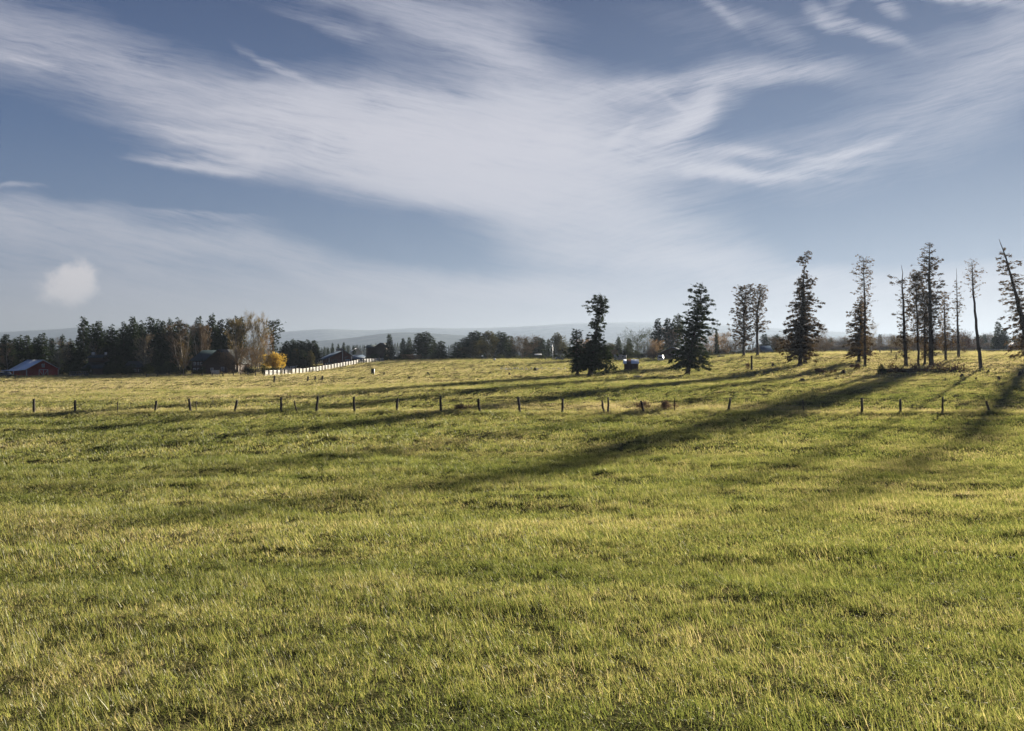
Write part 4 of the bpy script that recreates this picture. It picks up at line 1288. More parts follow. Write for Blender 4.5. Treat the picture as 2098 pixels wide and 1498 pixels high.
# low dark shrubs hiding the feet of the tree rows
for i, (px, d, top, w) in enumerate([(150, 225, 745, 34), (176, 226, 748, 30), (228, 226, 742, 44), (262, 226, 746, 36), (300, 226, 744, 40), (336, 222, 742, 40), (366, 222, 750, 36), (408, 214, 752, 30), (510, 206, 750, 34), (545, 204, 748, 36), (568, 202, 752, 30)]):
    tree('bush', i % 2, px, d, top, w, 'dark shrub along the front of the left wood, %s from the left' % ORD[i], 'shrubs before the left wood')
for i, px in enumerate(np.arange(770, 1180, 23)):
    tree('bush', i % 2, px, 296 + (i * 13) % 20, 724 + (i * 5) % 6, 34, 'dim low shrub under the middle tree row, %s from the left' % ORD[i], 'shrubs under the middle tree row')
for i, px in enumerate(np.arange(1236, 1600, 24)):
    tree('bush', i % 2, px, 290 + (i * 13) % 16, 712 + (i * 5) % 8, 38, 'dim shrub behind the small shed and conifers, %s from the left' % ORD[i], 'shrubs on the far side of the pasture', mat='twig' if i % 3 == 1 else None)
tree('bush', 0, 746, 296, 731, 40, 'dark hedge-like shrub in front of the dark brown barn', 'shrubs under the middle tree row')


# a far wood on the foothills that reads as one mass
def far_wood():
    rng = np.random.default_rng(3)
    mb = MB()
    n = 620
    px = rng.uniform(470, 1700, n)
    d = rng.uniform(1300, 1700, n)
    ridge = np.interp(px, [470, 660, 700, 760, 810, 900, 1000, 1300, 1700], [716, 713, 711, 707, 704, 706, 710, 708, 706])
    top = ridge + rng.normal(size=n) * 1.2 + (d - 1300) / 400 * -2.0
    x = (px - CX) / F * d
    z1 = EYE + (HY - top) / F * d
    h = rng.uniform(9, 16, n)
    k = 7
    for i in range(n):
        r = h[i] * rng.uniform(0.16, 0.30)
        zz = z1[i] - h[i] * np.array([1.6, 0.95, 0.9, 0.6, 0.62, 0.3, 0.0])
        rr = r * np.array([0.9, 1.0, 0.8, 0.8, 0.55, 0.45, 0.02]) * rng.uniform(0.85, 1.15, k)
        mb.tube(np.stack([np.full(k, x[i]) + rng.normal(size=k) * r * 0.12, np.full(k, d[i]), zz], -1), rr, 6)
    o = mb.build('distant_wood', MT['pine'])
    o['kind'] = 'stuff'
    tag(o, 'hazy blue-grey wood along the distant valley below the hills', 'wood')


far_wood()


# ================================================================== buildings
def prism(W, D, hw, hr, y0=0.0, x0=0.0):
    """closed gabled body: gable ends at y0 and y0+D, eaves hw, ridge hr"""
    p = [(x0, 0), (x0 + W, 0), (x0 + W, hw), (x0 + W / 2, hr), (x0, hw)]
    v = [(a, y0, b) for a, b in p] + [(a, y0 + D, b) for a, b in p]
    mb = MB()
    mb.add(v, [(0, 1, 6, 5), (1, 2, 7, 6), (2, 3, 8, 7), (3, 4, 9, 8), (4, 0, 5, 9)])
    mb.f.append(np.array([(0, 4, 3, 2, 1)])[:, ::-1].copy() * 1)
    mb.f.append(np.array([(5, 6, 7, 8, 9)])[:, ::-1].copy() * 1)
    return mb


def slab(mb, a, b, y0, y1, th=0.12):
    """sloping roof slab from eave point a=(x,z) to ridge point b=(x,z) along y"""
    v = [(a[0], y0, a[1]), (b[0], y0, b[1]), (b[0], y1, b[1]), (a[0], y1, a[1]), (a[0], y0, a[1] + th), (b[0], y0, b[1] + th), (b[0], y1, b[1] + th), (a[0], y1, a[1] + th)]
    return mb.add(v, [(0, 1, 2, 3), (7, 6, 5, 4), (0, 4, 5, 1), (1, 5, 6, 2), (2, 6, 7, 3), (3, 7, 4, 0)])


def gable_roof(W, D, hw, hr, over=0.4, y0=0.0, x0=0.0, th=0.14, ends=0.4):
    mb = MB()
    s = (hr - hw) / (W / 2)
    slab(mb, (x0 - over, hw - over * s + 0.02), (x0 + W / 2, hr + 0.02), y0 - ends, y0 + D + ends, th)
    slab(mb, (x0 + W + over, hw - over * s + 0.02), (x0 + W / 2, hr + 0.02), y0 - ends, y0 + D + ends, th)
    return mb


def window(parent, x, z, w, h, y=0.0, glass='glass', frame='trim', mull=1):
    f = MB()
    t = 0.09
    f.box((x - w / 2 - t / 2, y - 0.04, z), (t, 0.08, h + 2 * t)).box((x + w / 2 + t / 2, y - 0.04, z), (t, 0.08, h + 2 * t))
    f.box((x, y - 0.04, z + h / 2 + t / 2), (w, 0.08, t)).box((x, y - 0.04, z - h / 2 - t / 2), (w, 0.08, t))
    for i in range(mull):
        f.box((x - w / 2 + w * (i + 1) / (mull + 1), y - 0.035, z), (0.05, 0.05, h))
    o = f.build('window', MT[frame], parent)
    MB().box((x, y - 0.012, z), (w, 0.02, h)).build('pane', MT[glass], o)
    return o


# red barn at the left edge of the field
def red_barn():
    loc = gp(54, 230, 0.1)
    t = thing('red_barn', 'red board barn with pale metal roof and white cross-braced door', 'barn', loc, R(47))
    W, D, hw, hr = 8.4, 13.5, 2.25, 4.75
    prism(W, D, hw, hr).build('wall', MT['redboard'], t)
    rf = MB()
    s = (hr - hw) / (W / 2)
    slab(rf, (-0.6, hw - 0.6 * s), (W / 2, hr + 0.02), -0.45, D + 0.3, 0.10)
    slab(rf, (W + 0.45, hw - 0.45 * s), (W / 2, hr + 0.02), -0.45, D + 0.3, 0.10)
    r = rf.build('roof', MT['metalroof'], t)
    MB().box((W / 2, D / 2, hr + 0.14), (0.35, D + 0.9, 0.06)).build('ridge_cap', MT['trim'], r)
    le = MB()
    slab(le, (-2.9, 1.62), (-0.5, hw - 0.42), 1.8, D + 0.3, 0.08)
    l_ = le.build('lean_to_roof', MT['metalroof'], t)
    le2 = MB()
    for y in (2.0, 6.0, 10.0, D):
        le2.box((-2.7, y, 0.8), (0.16, 0.16, 1.64))
    le2.build('lean_to_post', MT['trim'], t)
    le3 = MB().box((-2.6, D - 1.5, 0.75), (0.08, 3.0, 1.3))
    le3.build('lean_to_wall', MT['trim'], t)
    for x in (0.06, W - 0.06):
        MB().box((x, -0.03, hw / 2 - 0.1), (0.22, 0.10, hw - 0.2)).build('corner_board', MT['trim'], t)
    fa = MB()
    for sgn in (0, 1):
        xa, xb = (-0.55, W / 2) if sgn == 0 else (W + 0.4, W / 2)
        za = hw - (0.55 if sgn == 0 else 0.4) * s - 0.10
        slab(fa, (xa, za), (xb, hr - 0.10), -0.50, -0.455, 0.16)
    fa.build('barge_board', MT['trim'], t)
    window(t, W / 2 + 0.15, 3.15, 0.62, 0.82, mull=1, glass='paleglass')
    d = MB().box((W / 2 + 0.2, -0.035, 1.0), (2.3, 0.06, 1.95)).build('door', MT['redboard'], t)
    fr = MB()
    x0, x1, z0, z1 = W / 2 - 0.95, W / 2 + 1.35, 0.05, 1.98
    for x in (x0, (x0 + x1) / 2, x1):
        fr.box((x, -0.09, (z0 + z1) / 2), (0.13, 0.05, z1 - z0 - 0.14))
    fr.box(((x0 + x1) / 2, -0.09, z1), (x1 - x0 + 0.13, 0.05, 0.13)).box(((x0 + x1) / 2, -0.09, z0), (x1 - x0 + 0.13, 0.05, 0.13))
    for a, b in ((x0, (x0 + x1) / 2), (x1, (x0 + x1) / 2)):
        fr.tube([(a, -0.095, z1 - 0.1), (b, -0.095, z0 + 0.1)], [0.06, 0.06], 4)
    fr.build('door_brace', MT['white'], d)


red_barn()


def dark_house(name, label, px, d, rz, W, D, hw, hr, wall, roof, wins, chim=None, tier=None):
    t = thing(name, label, 'house', gp(px, d, 0.1), R(rz))
    prism(W, D, hw, hr).build('wall', MT[wall], t)
    r = gable_roof(W, D, hw, hr, 0.5).build('roof', MT[roof], t)
    if chim:
        MB().box(chim, (0.7, 0.7, 1.3)).build('chimney', MT['trim'], r)
    for w in wins:
        window(t, *w)
    if tier:
        slab(MB(), *tier).build('porch_roof', MT[roof], t)
    return t


# two houses deep in the wood: long eaves side faces the field, so ridge runs along local y after a quarter turn
def long_house(name, label, px, d, rz, L, Dp, hw, hr, wall, roof, wins, upper=False):
    """eaves front faces local -y; ridge runs along x"""
    t = thing(name, label, 'house', gp(px, d, 0.1), R(rz))
    v = [(0, 0, 0), (L, 0, 0), (L, Dp, 0), (0, Dp, 0), (0, 0, hw), (L, 0, hw), (L, Dp, hw), (0, Dp, hw), (0, Dp / 2, hr), (L, Dp / 2, hr)]
    mb = MB().add(v, [(0, 1, 5, 4), (2, 3, 7, 6), (4, 5, 9, 8), (6, 7, 8, 9)])
    mb.f.append(np.array([(1, 2, 6, 9, 5)]))
    mb.f.append(np.array([(3, 0, 4, 8, 7)]))
    mb.build('wall', MT[wall], t)
    rf = MB()
    s = (hr - hw) / (Dp / 2)
    for ya, sg in ((-0.5, 0), (Dp + 0.5, 1)):
        za = hw - 0.5 * s + 0.02
        vv = [(-0.4, ya, za), (L + 0.4, ya, za), (L + 0.4, Dp / 2, hr + 0.02), (-0.4, Dp / 2, hr + 0.02)]
        vv += [(a, b, c + 0.14) for a, b, c in vv]
        rf.add(vv, [(0, 1, 2, 3), (7, 6, 5, 4), (0, 4, 5, 1), (1, 5, 6, 2), (2, 6, 7, 3), (3, 7, 4, 0)])
    r = rf.build('roof', MT[roof], t)
    for w in wins:
        window(t, *w)
    return t, r


h1, r1 = long_house('dark_house', 'low dark house with blue-green roof in two tiers, right of the red barn', 171, 240, -6, 6.0, 7.0, 2.3, 4.0, 'brownboard', 'darkroof', [(1.8, 1.3, 1.3, 0.6, 0.0, 'paleglass', 'trim', 2)])
up = MB().box((2.7, 3.5, 4.6), (4.4, 4.2, 1.3)).build('upper_storey', MT['brownboard'], h1)
gr = MB()
for ya, yb in ((1.0, 3.5), (6.0, 3.5)):
    vv = [(0.1, ya, 5.25), (5.3, ya, 5.25), (5.3, yb, 6.1), (0.1, yb, 6.1)]
    vv += [(a, b, c + 0.14) for a, b, c in vv]
    gr.add(vv, [(0, 1, 2, 3), (7, 6, 5, 4), (0, 4, 5, 1), (1, 5, 6, 2), (2, 6, 7, 3), (3, 7, 4, 0)])
gr = gr.build('upper_roof', MT['darkroof'], h1)
MB().box((0.9, 3.4, 6.5), (0.7, 0.7, 0.9)).build('chimney', MT['white'], gr)
MB().box((4.9, 3.4, 6.5), (0.5, 0.5, 0.9)).build('chimney', MT['white'], gr)

h2, r2 = long_house('dark_house', 'long low dark house with a row of dim windows inside the left wood', 255, 243, -4, 7.5, 6.0, 2.4, 3.9, 'brownboard', 'darkroof', [(1.6, 1.3, 0.9, 0.7, 0.0, 'paleglass', 'trim', 1), (3.2, 1.3, 0.9, 0.7, 0.0, 'paleglass', 'trim', 1), (4.8, 1.3, 0.9, 0.7, 0.0, 'paleglass', 'trim', 1)])

# big dark house with a steep gable
t = thing('dark_house', 'big dark two-storey house with a broad gable in the middle of the left wood', 'house', gp(392, 226, 0.1), R(-8))
prism(9.2, 9.0, 3.6, 7.2, x0=3.6).build('wall', MT['brownboard'], t)
gable_roof(9.2, 9.0, 3.6, 7.2, 0.6, x0=3.6).build('roof', MT['darkroof'], t)
MB().box((1.6, 4.0, 2.0), (3.96, 6.0, 4.0)).build('side_wing', MT['brownboard'], t)
sw = MB()
for ya, yb in ((0.4, 4.0), (7.6, 4.0)):
    vv = [(-0.8, ya, 4.04), (7.0, ya, 4.04), (7.9, yb, 7.0), (1.0, yb, 7.0)]
    vv += [(a, b, c + 0.14) for a, b, c in vv]
    sw.add(vv, [(0, 1, 2, 3), (7, 6, 5, 4), (0, 4, 5, 1), (1, 5, 6, 2), (2, 6, 7, 3), (3, 7, 4, 0)])
sw.build('wing_roof', MT['darkroof'], t)
for x, z, w, h, y in ((0.5, 3.3, 0.5, 0.7, 1.0), (1.5, 3.3, 0.4, 0.7, 1.0), (2.4, 3.3, 0.4, 0.7, 1.0), (0.4, 1.5, 0.5, 0.9, 1.0), (1.5, 1.5, 0.5, 0.9, 1.0), (2.6, 1.5, 0.5, 0.9, 1.0), (6.2, 1.6, 0.7, 0.9, 0.0), (9.4, 1.8, 0.8, 0.9, 0.0)):
    window(t, x, z, w, h, y, 'paleglass', 'trim', 0)

# red-brown barn with clerestory on the rise
t = thing('red_brown_barn', 'red-brown barn with stepped blue-grey roof and white corner boards behind the white fence', 'barn', gp(702, 268, 0.1) - Vector((4.6, 0, 0)), R(24))
W, D = 7.6, 10.0
a = MB()
pl = [(0, 0), (W, 0), (W, 3.1), (W * 0.60, 5.2), (W * 0.60, 4.5), (0, 2.2)]
v = [(x, 0, z) for x, z in pl] + [(x, D, z) for x, z in pl]
a.add(v, [(0, 1, 7, 6), (1, 2, 8, 7), (2, 3, 9, 8), (3, 4, 10, 9), (4, 5, 11, 10), (5, 0, 6, 11)])
a.f.append(np.array([(0, 1, 2, 3, 4, 5)]))
a.f.append(np.array([(6, 7, 8, 9, 10, 11)])[:, ::-1].copy())
a.build('wall', MT['redbrown'], t)
slab(MB(), (-2.4, 1.45), (W * 0.60 - 0.02, 4.44), -0.5, D + 0.4, 0.12).build('lower_roof', MT['slate'], t)
slab(MB(), (W + 0.6, 2.78), (W * 0.60 - 0.35, 5.38), -0.5, D + 0.4, 0.12).build('upper_roof', MT['slate'], t)
for x, h in ((0.05, 2.2), (W * 0.60, 4.9), (W - 0.05, 3.0)):
    MB().box((x, -0.05, h / 2), (0.28, 0.12, h)).build('corner_board', MT['trim'], t)
for y in (0.4, 3.4, 6.4, 9.4):
    MB().box((-2.0, y, 0.8), (0.18, 0.18, 1.6)).build('porch_post', MT['trim'], t)
for i in range(3):
    w_ = MB().box((W * 0.6 - 0.03, 2 + i * 3.0, 4.83), (0.06, 1.4, 0.36)).build('window', MT['paleglass'], t)
d = MB().box((2.1, -0.04, 0.95), (1.5, 0.07, 1.9)).build('door', MT['brownboard'], t)
MB().box((6.15, -0.04, 0.95), (1.5, 0.06, 1.9)).build('double_door', MT['paleglass'], t)
for x in (5.4, 6.15, 6.9):
    MB().box((x, -0.06, 0.95), (0.10, 0.12, 1.9)).build('door_post', MT['trim'], t)
slab(MB(), (5.0, 2.15), (6.15, 2.75), -0.9, -0.02, 0.08).build('door_canopy', MT['slate'], t)
# low annex
t = thing('low_shed', 'low dark shed with a blue-grey roof at the right side of the red-brown barn', 'shed', gp(714, 272, 0.1), R(14))
MB().box((2.3, 2.0, 0.95), (4.6, 4.0, 1.9)).build('wall', MT['dark'], t)
rf = MB()
vv = [(-0.3, -0.5, 1.7), (5.6, -0.5, 1.7), (5.6, 4.2, 3.0), (-0.3, 4.2, 3.0)]
vv += [(a_, b_, c_ + 0.12) for a_, b_, c_ in vv]
rf.add(vv, [(0, 1, 2, 3), (7, 6, 5, 4), (0, 4, 5, 1), (1, 5, 6, 2), (2, 6, 7, 3), (3, 7, 4, 0)])
rf.build('roof', MT['slate'], t)
for x in (0.1, 4.5):
    MB().box((x, -0.3, 0.9), (0.16, 0.16, 1.75)).build('post', MT['trim'], t)

# dark brown barn
t = thing('dark_brown_barn', 'weathered dark brown barn with a gabled right half, left of the first pointed fir', 'barn', gp(750, 312, 0.1), R(-6))
MB().box((1.9, 3.5, 2.9), (3.8, 7.0, 5.8)).build('wall', MT['brownboard'], t)
prism(4.6, 7.6, 5.9, 7.4, y0=-0.4, x0=3.5).build('gable_wall', MT['brownboard'], t)
gable_roof(4.6, 7.6, 5.9, 7.4, 0.35, y0=-0.4, x0=3.5).build('gable_roof', MT['darkroof'], t)
rf = MB()
vv = [(-0.6, -0.6, 5.6), (3.5, -0.6, 5.6), (3.5, 3.5, 6.7), (-0.1, 3.5, 6.7)]
vv += [(a_, b_, c_ + 0.12) for a_, b_, c_ in vv]
rf.add(vv, [(0, 1, 2, 3), (7, 6, 5, 4), (0, 4, 5, 1), (1, 5, 6, 2), (2, 6, 7, 3), (3, 7, 4, 0)])
rf.build('roof', MT['darkroof'], t)
MB().box((8.0, 1.0, 5.6), (0.5, 1.2, 0.7)).build('vent_hood', MT['white'], t)
MB().box((-0.35, 1.0, 2.9), (0.5, 0.4, 1.0)).build('lamp_box', MT['trim'], t)

# small far white outbuilding between the barns
t = thing('white_outbuilding', 'tiny white outbuilding roof seen between the red-brown and dark brown barns', 'building', gp(722, 420, 0.0), R(20))
zb = EYE + (HY - 731) / F * 420 - t.location.z
prism(5.0, 6.0, zb + 2.6, zb + 4.4).build('wall', MT['white'], t)
gable_roof(5.0, 6.0, zb + 2.6, zb + 4.4, 0.3).build('roof', MT['palepaint'], t)

# the small field shed
t = thing('field_shed', 'small weathered shed with a split pale metal roof between the two dark conifers', 'shed', gp(1279, 168, 0.08), R(-7))
W, D, hw, hr = 2.85, 2.2, 1.72, 2.42
v = [(0, 0, 0), (W, 0, 0), (W, D, 0), (0, D, 0), (0, 0, hw), (W, 0, hw), (W, D, hw), (0, D, hw), (0, D / 2, hr), (W, D / 2, hr)]
mb = MB().add(v, [(0, 1, 5, 4), (2, 3, 7, 6), (4, 5, 9, 8), (6, 7, 8, 9)])
mb.f.append(np.array([(1, 2, 6, 9, 5)]))
mb.f.append(np.array([(3, 0, 4, 8, 7)]))
mb.build('wall', MT['shedboard'], t)


def tilt(x0, x1, ya, yb, za, zb, th=0.07):
    vv = [(x0, ya, za), (x1, ya, za), (x1, yb, zb), (x0, yb, zb)]
    vv += [(a_, b_, c_ + th) for a_, b_, c_ in vv]
    return MB().add(vv, [(0, 1, 2, 3), (7, 6, 5, 4), (0, 4, 5, 1), (1, 5, 6, 2), (2, 6, 7, 3), (3, 7, 4, 0)])


tilt(-0.22, 0.48, -0.2, D / 2, hw - 0.11, hr + 0.03).build('roof_sheet', MT['metalroof'], t)
tilt(1.42, W + 0.2, -0.2, D / 2, hw - 0.11, hr + 0.03).build('roof_sheet', MT['metalroof'], t)
tilt(0.482, 1.418, -0.12, D / 2, hw - 0.10, hr + 0.01).build('bare_roof_deck', MT['shedboard'], t)
tilt(-0.22, W + 0.2, D + 0.2, D / 2 + 0.002, hw - 0.11, hr + 0.03).build('back_roof', MT['slate'], t)
MB().box((1.95, -0.03, 0.7), (0.62, 0.05, 1.3)).build('door', MT['post'], t)
for x in (0.05, W - 0.05):
    MB().box((x, -0.02, hw / 2), (0.14, 0.09, hw)).build('corner_post', MT['shedboard'], t)

# gabled house behind the broad conifer
t = thing('gabled_house', 'low house with a dark blue gable roof left behind the broad conifer', 'house', gp(1344, 268, 0.1), R(-20))
prism(8.0, 9.0, 2.4, 4.3, x0=1.2).build('wall', MT['brownboard'], t)
gable_roof(8.0, 9.0, 2.4, 4.3, 0.9, x0=1.2).build('roof', MT['slate'], t)
window(t, 6.4, 1.5, 0.9, 0.8, 0.0, 'paleglass', 'white', 1)
window(t, 8.0, 1.3, 0.9, 0.8, 0.0, 'paleglass', 'white', 1)
h4, r4 = long_house('blue_roofed_house', 'small dark house with a dusky blue roof between the pine pair and the spire conifer', 1563, 275, 6, 3.2, 4.2, 1.2, 2.9, 'brownboard', 'slate', [(1.2, 0.9, 0.5, 0.5, 0.0, 'glass', 'trim', 0)])

# small white house far right
t = thing('white_house', 'small bright white gabled house at the far right edge of the pasture', 'house', gp(2071, 300, 0.0), R(-14))
prism(2.9, 4.0, 2.3, 3.6).build('wall', MT['white'], t)
gable_roof(2.9, 4.0, 2.3, 3.6, 0.45).build('roof', MT['palepaint'], t)
window(t, 1.45, 1.6, 0.5, 0.6, 0.0, 'paleglass', 'trim', 0)
t = thing('low_stable', 'long low dark stable with a pale flat roof left of the small white house', 'stable', gp(2021, 292, 0.0), R(-2))
MB().box((4.4, 1.5, 0.45), (8.6, 3.0, 0.9)).build('wall', MT['brush'], t)
MB().box((4.4, 1.5, 1.02), (9.0, 3.4, 0.22)).build('roof', MT['palepaint'], t)

# shelter, white box, pole
t = thing('open_shelter', 'open shelter with a tilted white roof on thin posts, under the brown leafless tree', 'shelter', gp(1096, 268, 0.05))
tilt(-0.1, 2.3, -1.2, 1.2, 1.75, 2.0, 0.14).build('roof', MT['palepaint'], t)
for x in (1.4, 2.1):
    for y in (-0.9, 0.9):
        MB().box((x, y, 0.92), (0.13, 0.13, 1.85)).build('post', MT['post'], t)
t = thing('white_tank', 'little white water tank at the foot of the right olive pine', 'tank', gp(1013, 262, 0.03))
MB().tube([(0, 0, 0), (0, 0, 0.72), (0, 0, 0.8)], [0.42, 0.42, 0.30], 14).build('body', MT['white'], t, False)
MB().tube([(0, 0, 0.78), (0, 0, 0.88)], [0.14, 0.14], 10).build('lid', MT['grey'], t)
t = thing('utility_pole', 'thin grey utility pole with a transformer, standing before the round grey-green pine', 'pole', gp(1132, 272, 0.05))
MB().tube([(0.12, 0, -0.3), (0, 0, 5.6)], [0.11, 0.08], 8).build('pole_shaft', MT['grey'], t)
MB().tube([(-0.16, -0.15, 4.5), (-0.16, -0.15, 5.1)], [0.17, 0.17], 10).build('transformer', MT['palepaint'], t)
MB().box((-0.1, -0.12, 2.9), (0.2, 0.16, 0.3)).build('meter_box', MT['palepaint'], t)
MB().box((0, 0, 5.3), (1.2, 0.1, 0.12)).build('crossarm', MT['post'], t)


# ------------------------------------------------------------------ vehicles
def car_body(L, Wd, hb, hc, cab0, cab1, slope=0.35):
    """side profile extruded across the width, cabin narrower than the body"""
    b = MB()
    p = [(0, 0.32), (L, 0.32), (L, hb * 0.9), (L - 0.15, hb), (0.12, hb), (0, hb * 0.85)]
    n = len(p)
    v = [(x, -Wd / 2, z) for x, z in p] + [(x, Wd / 2, z) for x, z in p]
    b.add(v, [(i, (i + 1) % n, n + (i + 1) % n, n + i) for i in range(n)])
    b.f.append(np.array([list(range(n))[::-1]]))
    b.f.append(np.array([list(range(n, 2 * n))]))
    c = MB()
    w2 = Wd / 2 - 0.06
    v = [(cab0, -w2, hb - 0.01), (cab1, -w2, hb - 0.01), (cab1 - slope, -w2 + 0.12, hc), (cab0 + slope, -w2 + 0.12, hc), (cab0, w2, hb - 0.01), (cab1, w2, hb - 0.01), (cab1 - slope, w2 - 0.12, hc), (cab0 + slope, w2 - 0.12, hc)]
    c.add(v, [(0, 1, 2, 3), (7, 6, 5, 4), (1, 5, 6, 2), (4, 0, 3, 7), (3, 2, 6, 7)])
    return b, c


def wheels(t, xs_, wd, r=0.34):
    for x in xs_:
        for y in (-wd / 2 + 0.08, wd / 2 - 0.08):
            w = MB().tube([(x, y - 0.1, r), (x, y + 0.1, r)], [r, r], 16).build('wheel', MT['tyre'], t)
            MB().tube([(x, y - 0.115, r), (x, y + 0.115, r)], [r * 0.55, r * 0.55], 12).build('rim', MT['grey'], w)


t = thing('pickup_truck', 'dark pickup truck with a pale bed cover at the left edge of the field', 'truck', gp(-14, 216, 0.02), R(4))
b, c = car_body(4.9, 1.8, 0.95, 1.55, 2.9, 4.3)
bevel(b.build('body', MT['darkpaint'], t), 0.05, 2)
bevel(c.build('cab', MT['glass'], t), 0.04, 2)
MB().box((3.6, 0, 1.57), (0.75, 1.36, 0.05)).build('cab_roof', MT['darkpaint'], t)
bevel(MB().box((1.55, 0, 1.42), (2.7, 1.75, 0.16)).build('bed_cover', MT['palepaint'], t), 0.04, 2)
MB().box((1.5, 0, 1.14), (2.6, 1.6, 0.40)).build('bed_load', MT['dark'], t)
wheels(t, (0.95, 3.9), 1.8, 0.37)

t = thing('parked_car', 'pale car parked at the foot of the utility pole', 'car', gp(1134, 266, 0.02), R(10))
b, c = car_body(3.3, 1.6, 0.72, 1.12, 0.7, 2.7)
bevel(b.build('body', MT['darkpaint'], t), 0.05, 2)
bevel(c.build('cabin', MT['glass'], t), 0.04, 2)
MB().box((1.7, 0, 1.13), (1.3, 1.2, 0.06)).build('car_roof', MT['palepaint'], t)
wheels(t, (0.7, 2.6), 1.6, 0.28)

t = thing('camper_trailer', 'grey camper trailer with a white roof between fork-topped conifer and small shed', 'trailer', gp(1258, 252, 0.05), R(-4))
bevel(MB().box((1.9, 0, 1.25), (3.8, 1.9, 1.5)).build('body', MT['grey'], t), 0.15, 3)
bevel(MB().box((1.3, 0, 2.05), (2.7, 1.95, 0.12)).build('trailer_roof', MT['white'], t), 0.04, 2)
window(t, 1.2, 1.5, 0.9, 0.45, -0.95, 'glass', 'white', 0)
window(t, 2.7, 1.5, 0.6, 0.45, -0.95, 'glass', 'white', 0)
wheels(t, (1.6,), 1.9, 0.33)
t = thing('white_van', 'white van parked in front of the dark blue gabled house', 'van', gp(1353, 250, 0.02), R(75))
b, c = car_body(3.9, 1.7, 1.35, 1.95, 0.0, 3.0, 0.12)
bevel(b.build('body', MT['palepaint'], t), 0.08, 2)
bevel(c.build('cabin', MT['palepaint'], t), 0.06, 2)
MB().box((-0.02, 0, 1.3), (0.03, 1.3, 0.5)).build('rear_window', MT['glass'], t)
wheels(t, (0.8, 3.0), 1.7, 0.32)
t = thing('feed_trough', 'pale-topped feed trough in the grass right of the broad conifer', 'trough', gp(1470, 236, 0.02))
bevel(MB().box((1.0, 0, 0.38), (2.1, 0.7, 0.40)).build('body', MT['post'], t), 0.03)
MB().box((1.0, 0, 0.62), (2.2, 0.8, 0.07)).build('rim', MT['palepaint'], t)
for x in (0.2, 1.8):
    MB().box((x, 0, 0.1), (0.12, 0.5, 0.2)).build('foot', MT['post'], t)
# dim clutter beside the red barn
for i, (px, lab) in enumerate(((143, 'dim grey farm cart with hooped rails right of the red barn, left of two'), (163, 'dim grey farm cart with hooped rails right of the red barn, right of two'))):
    t = thing('farm_cart', lab, 'cart', gp(px, 222, 0.02), R(6 - 8 * i), 'farm carts beside the red barn')
    bevel(MB().box((1.1, 0, 0.62), (2.2, 1.3, 0.42)).build('bed', MT['darkpaint'], t), 0.03)
    for x in (0.15, 0.8, 1.45, 2.05):
        MB().tube([(x, -0.62, 0.8), (x, -0.6, 1.25), (x, 0, 1.5), (x, 0.6, 1.25), (x, 0.62, 0.8)], [0.03] * 5, 5).build('hoop', MT['grey'], t)
    wheels(t, (0.6, 1.6), 1.4, 0.34)


# ================================================================== fences
def post_mesh(h, r, seed, steel=False):
    rng = np.random.default_rng(seed)
    mb = MB()
    if steel:
        mb.box((0, 0, h / 2 - 0.15), (0.07, 0.022, h + 0.3)).box((0, 0.03, h / 2 - 0.15), (0.016, 0.05, h + 0.3))
        return mb.mesh('steel_post', MT['steel'])
    k = 6
    z = np.linspace(-0.3, h, k)
    pts = np.stack([rng.normal(size=k) * 0.012, rng.normal(size=k) * 0.012, z], -1)
    rad = r * np.array([1.1, 1.05, 1.0, 0.98, 0.95, 0.88]) * rng.uniform(0.93, 1.07, k)
    mb.tube(pts, rad, 7)
    mb.v[-1][-7:, 2] += rng.normal(size=7) * 0.025
    return mb.mesh('post', MT['post'])


POSTS = [post_mesh(1.0, 1.0, s) for s in range(4)]


def put_post(name, px_b, py_b, px_t, py_t, d, thick_px, seed, parent=None, steel=False):
    k = d / F
    b = gp(px_b, d, 0.0)
    top = Vector(((px_t - CX) * k, d, EYE + (HY - py_t) * k))
    h = max(0.25, top.z - b.z)
    me = post_mesh(h, max(0.03, thick_px * k * 0.5), seed, steel)
    o = bpy.data.objects.new(name, me)
    C.objects.link(o)
    o.rotation_euler = (0, math.atan2(top.x - b.x, h), 0)
    o.location = b
    if parent:
        o.parent = parent
        o.matrix_parent_inverse = parent.matrix_world.inverted()
        o.location = b - parent.location
        o.matrix_parent_inverse = Matrix.Identity(4)
    return o


# near wire fence across the whole field: (px base, py base, px top, py top, thickness, steel)
NEAR = [(69, 847, 69, 817, 5, 0), (153, 847, 154, 820, 5, 0), (241, 848, 241, 823, 2, 1), (317, 847, 321, 821, 5, 0), (391, 848, 387, 817, 5, 0), (402, 845, 402, 822, 2, 1), (480, 848, 486, 820, 5, 0), (576, 845, 576, 814, 5, 0), (609, 845, 602, 821, 3, 0),
        (648, 847, 651, 813, 5, 0), (726, 843, 725, 813, 5, 0), (813, 848, 814, 816, 5, 0), (904, 841, 902, 813, 5, 0), (984, 845, 979, 817, 5, 0), (1066, 844, 1061, 813, 5, 0), (1152, 843, 1153, 817, 5, 0), (1238, 842, 1233, 821, 4, 0), (1246, 844, 1246, 814, 4, 0),
        (1320, 843, 1313, 821, 5, 0), (1382, 844, 1382, 816, 2, 1), (1492, 845, 1496, 816, 5, 0), (1646, 846, 1645, 819, 2, 1), (1766, 846, 1766, 816, 5, 0), (1845, 846, 1844, 818, 5, 0), (1932, 846, 1931, 814, 4, 0), (2028, 846, 2020, 821, 5, 0)]
D0 = 64.5
fence = thing('wire_fence', 'sagging wire fence on dark weathered posts across the middle of the field', 'fence', gp(1049, D0, 0.0))
tips = []
